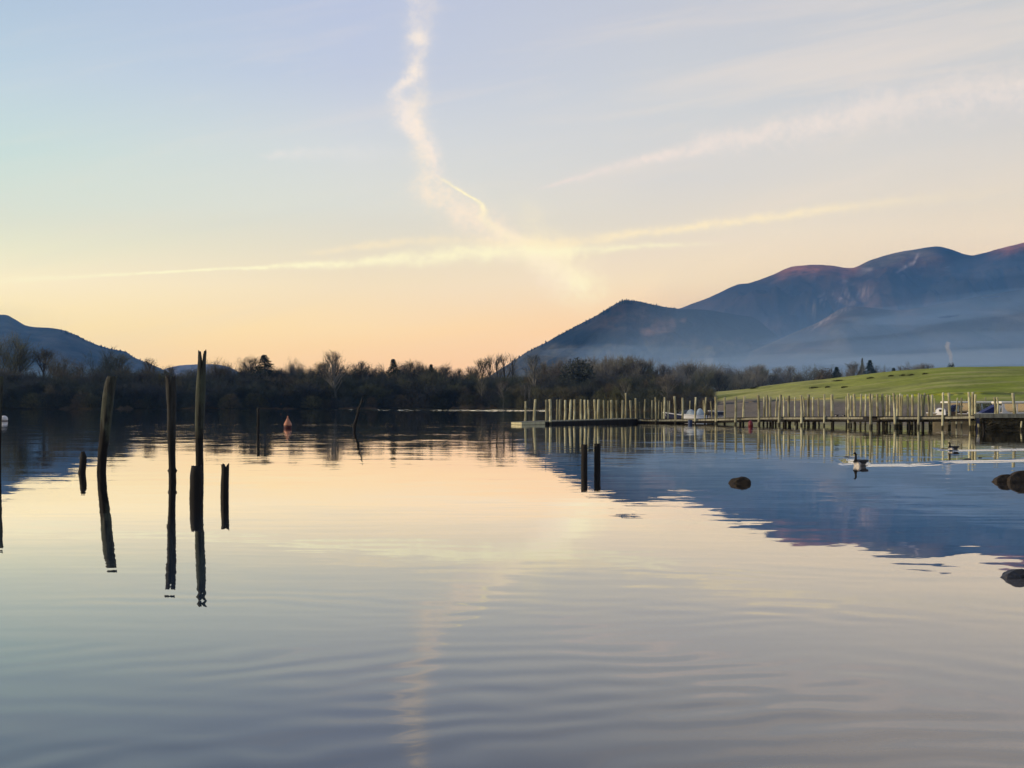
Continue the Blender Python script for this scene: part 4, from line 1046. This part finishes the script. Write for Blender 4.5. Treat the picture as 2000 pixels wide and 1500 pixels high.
def hull_mb(Ln, B, H, sheer=.25, n=26, m=12, zb=-.25, transom=True, t0=0.0):
    """bow at x=0 (left), stern at x=Ln"""
    mb = MB()
    for i in range(n + 1):
        t = i / n; hw = B / 2 * (math.sin(min(1, (t * 1.9)) * math.pi / 2) ** .8) * (1 - .18 * max(0, t - .6) / .4) + .01
        top = H + sheer * (1 - t) ** 2.2
        for j in range(m + 1):
            a = math.pi * j / m; u = math.cos(a); sgn = 1 if u >= 0 else -1
            z = top - (top - zb) * (math.sin(a) ** .7); flare = abs(u) ** .55
            mb.v.append((t * Ln - .25 * (1 - t) ** 6 * (z - zb) / (top - zb) * 2, sgn * flare * hw, z))
    for i in range(n):
        for j in range(m): a = i * (m + 1) + j; mb.f.append((a, a + 1, a + m + 2, a + m + 1))
    mb.f.append(tuple(n * (m + 1) + j for j in range(m + 1)))
    return mb
def rim(Ln, B, H, sheer, n=26, r=.035):
    L_, R_ = [], []
    for i in range(n + 1):
        t = i / n; hw = B / 2 * (math.sin(min(1, (t * 1.9)) * math.pi / 2) ** .8) * (1 - .18 * max(0, t - .6) / .4) + .01
        top = H + sheer * (1 - t) ** 2.2; x = t * Ln - .5 * (1 - t) ** 6
        L_.append((x, -hw, top)); R_.append((x, hw, top))
    mb = MB(); mb.tube(L_, [r] * len(L_), 6); mb.tube(R_, [r] * len(R_), 6); return mb
def cover_mb(Ln, B, H, hump, x0, x1, seed, n=20, m=12):
    mb = MB()
    for i in range(n + 1):
        t = i / n; x = x0 + (x1 - x0) * t; hw = B / 2 * .96 * (math.sin(min(1, max(.02, x / Ln) * 1.9) * math.pi / 2) ** .8)
        for j in range(m + 1):
            u = j / m * 2 - 1; z = H + hump * (math.sin(math.pi * min(1, max(0, t))) ** .5) * (1 - abs(u) ** 2.2) + .05 * noise.noise(Vector((x * 2 + seed, u * 2, 0)))
            mb.v.append((x, u * hw, z))
    for i in range(n):
        for j in range(m): a = i * (m + 1) + j; mb.f.append((a, a + m + 1, a + m + 2, a + 1))
    return mb
def solid(o, th=.02):
    md = o.modifiers.new('thickness', 'SOLIDIFY'); md.thickness = th; md.offset = -1; return o
# covered boats behind the jetty
Yb = 113.0
b1 = empty('covered_boat', (gx(1306, Yb), Yb, 0)); tag(b1, 'dark boat with white rim and dark slate cover, left one of the two covered boats', 'boat')
solid(hull_mb(2.6, 1.2, .52, .32).build('hull', M['hull_dark'], b1, True)); rim(2.6, 1.2, .53, .32, r=.05).build('gunwale', M['white'], b1, True)
solid(cover_mb(2.6, 1.2, .52, .55, .75, 2.55, 1).build('cover', M['tarp_dark'], b1, True))
b2 = empty('covered_boat', (gx(1342, Yb - 1), Yb - 1, 0)); tag(b2, 'white boat with grey blue humped cover, right one of the two covered boats', 'boat')
solid(hull_mb(1.65, 1.1, .56, .12).build('hull', M['white'], b2, True)); rim(1.65, 1.1, .58, .12, r=.05).build('gunwale', M['white'], b2, True)
solid(cover_mb(1.65, 1.1, .58, .55, -.1, .75, 2).build('cover', M['tarp'], b2, True)); solid(cover_mb(1.65, 1.1, .58, .62, .75, 1.5, 3).build('cover', M['tarp'], b2, True))
tag(b2.children[-1], 'pale rear cover')
# small white boat drawn up at the beach
Y5 = 205.0
b5 = empty('rowing_boat', (gx(1389, Y5), Y5, -.05), 0); tag(b5, 'low pale rowing boat far behind the jetty under the wood end', 'boat')
solid(hull_mb(2.2, 1.0, .42, .1).build('hull', M['hull_dark'], b5, True)); rim(2.2, 1.0, .46, .1, r=.05).build('gunwale', M['white'], b5, True)
# long launch with cream roof
Yl = 98.0
la = empty('launch', (gx(1822, Yl), Yl, 0)); tag(la, 'long passenger launch with brown sides and a long cream roof', 'launch')
Lx = 6.9
M['hull_tan'] = simple('faded_tan_hull', (.20,.165,.095), .5, .4, .2, 3)
solid(hull_mb(Lx, 2.2, .78, .12).build('hull', M['hull_tan'], la, True)); rim(Lx, 2.2, .80, .12, r=.035).build('gunwale', M['white'], la, True)
mb = MB()   # white rounded fore cabin
fx0, fx1 = .08, .75
for i in range(13):
    t = i / 12; x = fx0 + (fx1 - fx0) * t; hw = .28 + .5 * t; h = .80 + .50 * math.sin(min(1, t * 1.6) * math.pi / 2)
    for j in range(13):
        a = math.pi * j / 12; mb.v.append((x, -math.cos(a) * hw, .76 + (h - .76) * math.sin(a) ** .5))
for i in range(12):
    for j in range(12): a = i * 13 + j; mb.f.append((a, a + 13, a + 14, a + 1))
mb.f.append(tuple(range(13))); mb.f.append(tuple(12 * 13 + j for j in reversed(range(13))))
mb.build('foredeck_hood', M['white'], la, True)
mb = MB(); mb.box(.30, .58, -.55, -.505, 1.02, 1.18); mb.build('port_light', M['hull_dark'], la)
mb = MB(); mb.box(.85, Lx - .1, -.86, .86, 1.66, 1.80); ro = mb.build('roof', M['cream'], la); md = ro.modifiers.new('edge', 'BEVEL'); md.width = .05; md.segments = 3
mb = MB(); mb.box(.9, Lx - .2, -.83, -.79, .78, 1.02); mb.box(.9, Lx - .2, .79, .83, .78, 1.02); mb.build('side_panel', M['varnish'], la)
mb = MB()
for i in range(8):
    xx = .92 + i * (Lx - 1.2) / 7; mb.box(xx - .03, xx + .03, -.835, -.785, 1.022, 1.658); mb.box(xx - .03, xx + .03, .785, .835, 1.022, 1.658)
mb.build('window_frame', M['varnish'], la)
mb = MB(); mb.box(.95, Lx - .3, -.812, -.806, 1.024, 1.656); mb.build('window', M['glass'], la)
mb = MB()
for i in range(5): mb.box(1.5 + i, 1.56 + i, -.7, .7, .76, 1.38); mb.box(1.2 + i, 1.5 + i, -.7, .7, .76, .98)
mb.build('bench', M['varnish'], la)
# small runabout with navy cover and white windscreen
Ys = 93.0
sb = empty('runabout', (gx(1903, Ys), Ys, 0)); tag(sb, 'small white runabout with a navy canvas cover and white windscreen frame', 'boat')
solid(hull_mb(2.3, 1.3, .80, .1).build('hull', M['hull_dark'], sb, True)); rim(2.3, 1.3, .86, .1, r=.04).build('gunwale', M['white'], sb, True)
mb = MB()
A = [(.25, .90), (1.05, 1.32), (1.45, 1.55), (1.62, 1.56), (1.2, .92)]
for sgn in (-.5, .5): mb.v += [(x, sgn, z) for x, z in A]
mb.f += [tuple(range(5)), tuple(reversed(range(5, 10)))] + [(i, 5 + i, 5 + (i + 1) % 5, (i + 1) % 5) for i in range(5)]
mb.build('canvas_cover', M['navy'], sb)
mb = MB()
Bp = [(1.22, .88), (1.60, 1.50), (1.95, 1.44), (1.99, 1.36), (1.72, 1.34), (1.62, .88)]
for sgn in (-.53, .53): mb.v += [(x, sgn, z) for x, z in Bp]
mb.f += [tuple(range(6)), tuple(reversed(range(6, 12)))] + [(i, 6 + i, 6 + (i + 1) % 6, (i + 1) % 6) for i in range(6)]
mb.build('windscreen_frame', M['white'], sb)
# cream cabin cruiser
Yc_ = 95.0
cr = empty('cabin_cruiser', (gx(1944, Yc_), Yc_, 0)); tag(cr, 'white cabin cruiser with large curved windows at the right edge', 'cabin cruiser')
Lc = 6.5
solid(hull_mb(Lc, 2.3, .86, .1).build('hull', M['varnish'], cr, True)); rim(Lc, 2.3, .88, .1, r=.045).build('gunwale', M['white'], cr, True)
def slab(poly, y0, y1):
    mb = MB(); n = len(poly)
    for y in (y0, y1): mb.v += [(x, y, z) for x, z in poly]
    mb.f += [tuple(range(n)), tuple(reversed(range(n, 2 * n)))] + [(i, n + i, n + (i + 1) % n, (i + 1) % n) for i in range(n)]
    return mb
mb = MB(); mb.box(.05, Lc, -1.0, 1.0, 1.62, 1.80); ro = mb.build('roof', M['cream'], cr); md = ro.modifiers.new('edge', 'BEVEL'); md.width = .06; md.segments = 3
for y_ in (-.93, .93):
    slab([(.14,1.618),(.30,1.618),(.36,1.25),(.52,1.05),(.85,.95),(1.2,.92),(1.2,.86),(.14,.86)], y_ - .03, y_ + .03).build('front_pillar', M['white'], cr)
mb = MB()
for xx in (1.25, 2.05, 3.0, 4.0, 5.2): mb.box(xx - .035, xx + .035, -.95, -.91, 1.0, 1.618); mb.box(xx - .035, xx + .035, .91, .95, 1.0, 1.618)
mb.box(1.25, Lc - .1, -.955, -.905, .93, .998); mb.box(1.25, Lc - .1, .905, .955, .93, .998)
mb.build('window_frame', M['white'], cr)
mb = MB(); mb.box(.32, Lc - .2, -.925, -.919, 1.0, 1.616); mb.build('window', M['glass'], cr)
mb = MB(); mb.box(.9, .96, -.3, .3, .9, 1.45); mb.box(.96, 1.2, -.3, .3, .9, 1.1); mb.build('seat', M['hull_dark'], cr)
# two birds resting on the deck
for px, lab, s_ in ((1634, 'small dark duck resting on the jetty deck, left one of two', .5), (1648, 'small dark duck resting on the jetty deck, right one of two', .42)):
    goose(px, 0, s_, R(190), lab, .62, 'duck', 'duck', 'ducks resting on the jetty deck', z=dtz(px) + .03, Y=fy(px) + .8)

# ------------------------------------------------------------------ chimney smoke, mist and haze
def smoke():
    m, t = new_mat('chimney_smoke'); tcn = t.node('ShaderNodeTexCoord')
    n = t.noise(t.vm('MULTIPLY', tcn.outputs['Object'], (1, 1, .5)), .8, 3)[0]
    v = t.node('ShaderNodeVolumePrincipled'); v.inputs['Color'].default_value = (1,1,1,1)
    t.put(v.inputs['Density'], t.m('MULTIPLY', t.mr(n, .35, .65, .25, 1.0), .5)); finish(t, None, vol=v.outputs[0])
    Y = 520; mb = MB(); P_ = [(1860,718,6),(1859,710,7),(1857.5,702,7),(1857,695,8),(1855,689,9),(1852,683,9),(1850,676,11),(1853,668,9)]
    mb.tube([(gx(a, Y), Y, gz(b, Y)) for a, b, c in P_], [c / F * Y / 2 for a, b, c in P_], 12, True, .15, random.Random(3))
    tag(mb.build('smoke', m, smooth=True), 'thin column of pale chimney smoke rising behind the pasture', 'smoke', kind='stuff')
smoke()
def vol_box(name, x0, x1, y0, y1, z0, z1, density, color, aniso, label):
    m, t = new_mat(name + '_air'); v = t.node('ShaderNodeVolumePrincipled'); v.inputs['Color'].default_value = (*color, 1)
    v.inputs['Density'].default_value = density; v.inputs['Anisotropy'].default_value = aniso; finish(t, None, vol=v.outputs[0])
    mb = MB(); mb.box(x0, x1, y0, y1, z0, z1); o = mb.build(name, m); tag(o, label, 'haze', kind='stuff'); return o
vol_box('haze', -9000, 9000, -120, HAZE_Y, -3.0, HAZE_Z, HAZE_D, (.15,.46,1.0), .0, 'thin blue air over the whole valley')
vol_box('mist', 520, 4200, 1500, 6000, -2.6, 330, 6.5e-5, (.18,.52,1.0), .0, 'bluer air hanging in the valley under the right fells')
vol_box('mist', 70, 4000, 540, 5000, -2.5, 62, 6.5e-4, (.50,.74,1.0), .0, 'low pale mist lying on the flat land under the fells')

def mist_bank(px, py, Y, wpx, hpx, depth, dens, col, label, tilt=0.0, seed=0):
    """a lens of mist with a torn outline, thinning out to its rim"""
    m, t = new_mat('mist_bank_air'); v = t.node('ShaderNodeVolumePrincipled'); v.inputs['Color'].default_value = (*col, 1)
    v.inputs['Density'].default_value = dens; finish(t, None, vol=v.outputs[0])
    mb = MB(); s = Y / F; nu, nv = 48, 20
    for j in range(nv + 1):
        th = math.pi * j / nv
        for i in range(nu):
            a = 2 * math.pi * i / nu; d = Vector((math.sin(th) * math.cos(a), math.sin(th) * math.sin(a), math.cos(th)))
            k = 1 + .45 * noise.noise(d * 2.2 + Vector((seed, 0, 0)))
            mb.v.append((d.x * wpx / 2 * s * k, d.y * depth / 2 * k, d.z * hpx / 2 * s * (1 + .5 * noise.noise(d * 3 + Vector((0, seed, 0)))) + tilt * d.x * wpx / 2 * s))
    for j in range(nv):
        for i in range(nu):
            i2 = (i + 1) % nu; mb.f.append((j * nu + i, (j + 1) * nu + i, (j + 1) * nu + i2, j * nu + i2))
    o = mb.build('mist', m, smooth=True); o.location = (gx(px, Y), Y, gz(py, Y)); tag(o, label, 'mist', kind='stuff')
W_ = (.42, .68, 1.0)
mist_bank(1900, 600, 2700, 420, 46, 700, 5.5e-4, W_, 'pale mist bank drifting across the right fells', .10, 1)
mist_bank(1700, 640, 2500, 420, 30, 600, 4.5e-4, W_, 'faint mist bank over the lower right slopes', .12, 2)
mist_bank(1830, 668, 2300, 460, 24, 600, 5.0e-4, W_, 'thin mist streak below the right fells', .04, 3)
mist_bank(1960, 520, 3000, 240, 22, 500, 5.0e-4, W_, 'thin mist wisp under the highest ridge', -.05, 4)
mist_bank(1920, 700, 2200, 620, 26, 700, 1.1e-3, (.75,.9,1.0), 'bright white mist lying behind the pasture', .02, 5)
mist_bank(1560, 704, 2100, 420, 18, 600, 9.0e-4, (.65,.85,1.0), 'bright low mist behind the hazy trees', 0, 6)
mist_bank(1200, 690, 2300, 300, 22, 500, 5.0e-4, W_, 'thin mist at the foot of the nearer fell', 0, 7)
vol_box('mist', -4000, -600, 1200, 3300, -2.4, 58, 4.0e-4, (.45,.75,1.0), .0, 'low blue mist before the left hill')
vol_box('mist', -4200, -1150, 2200, 3350, -2.7, 240, 1.6e-4, (.30,.62,1.0), .0, 'blue air before the upper left hill')
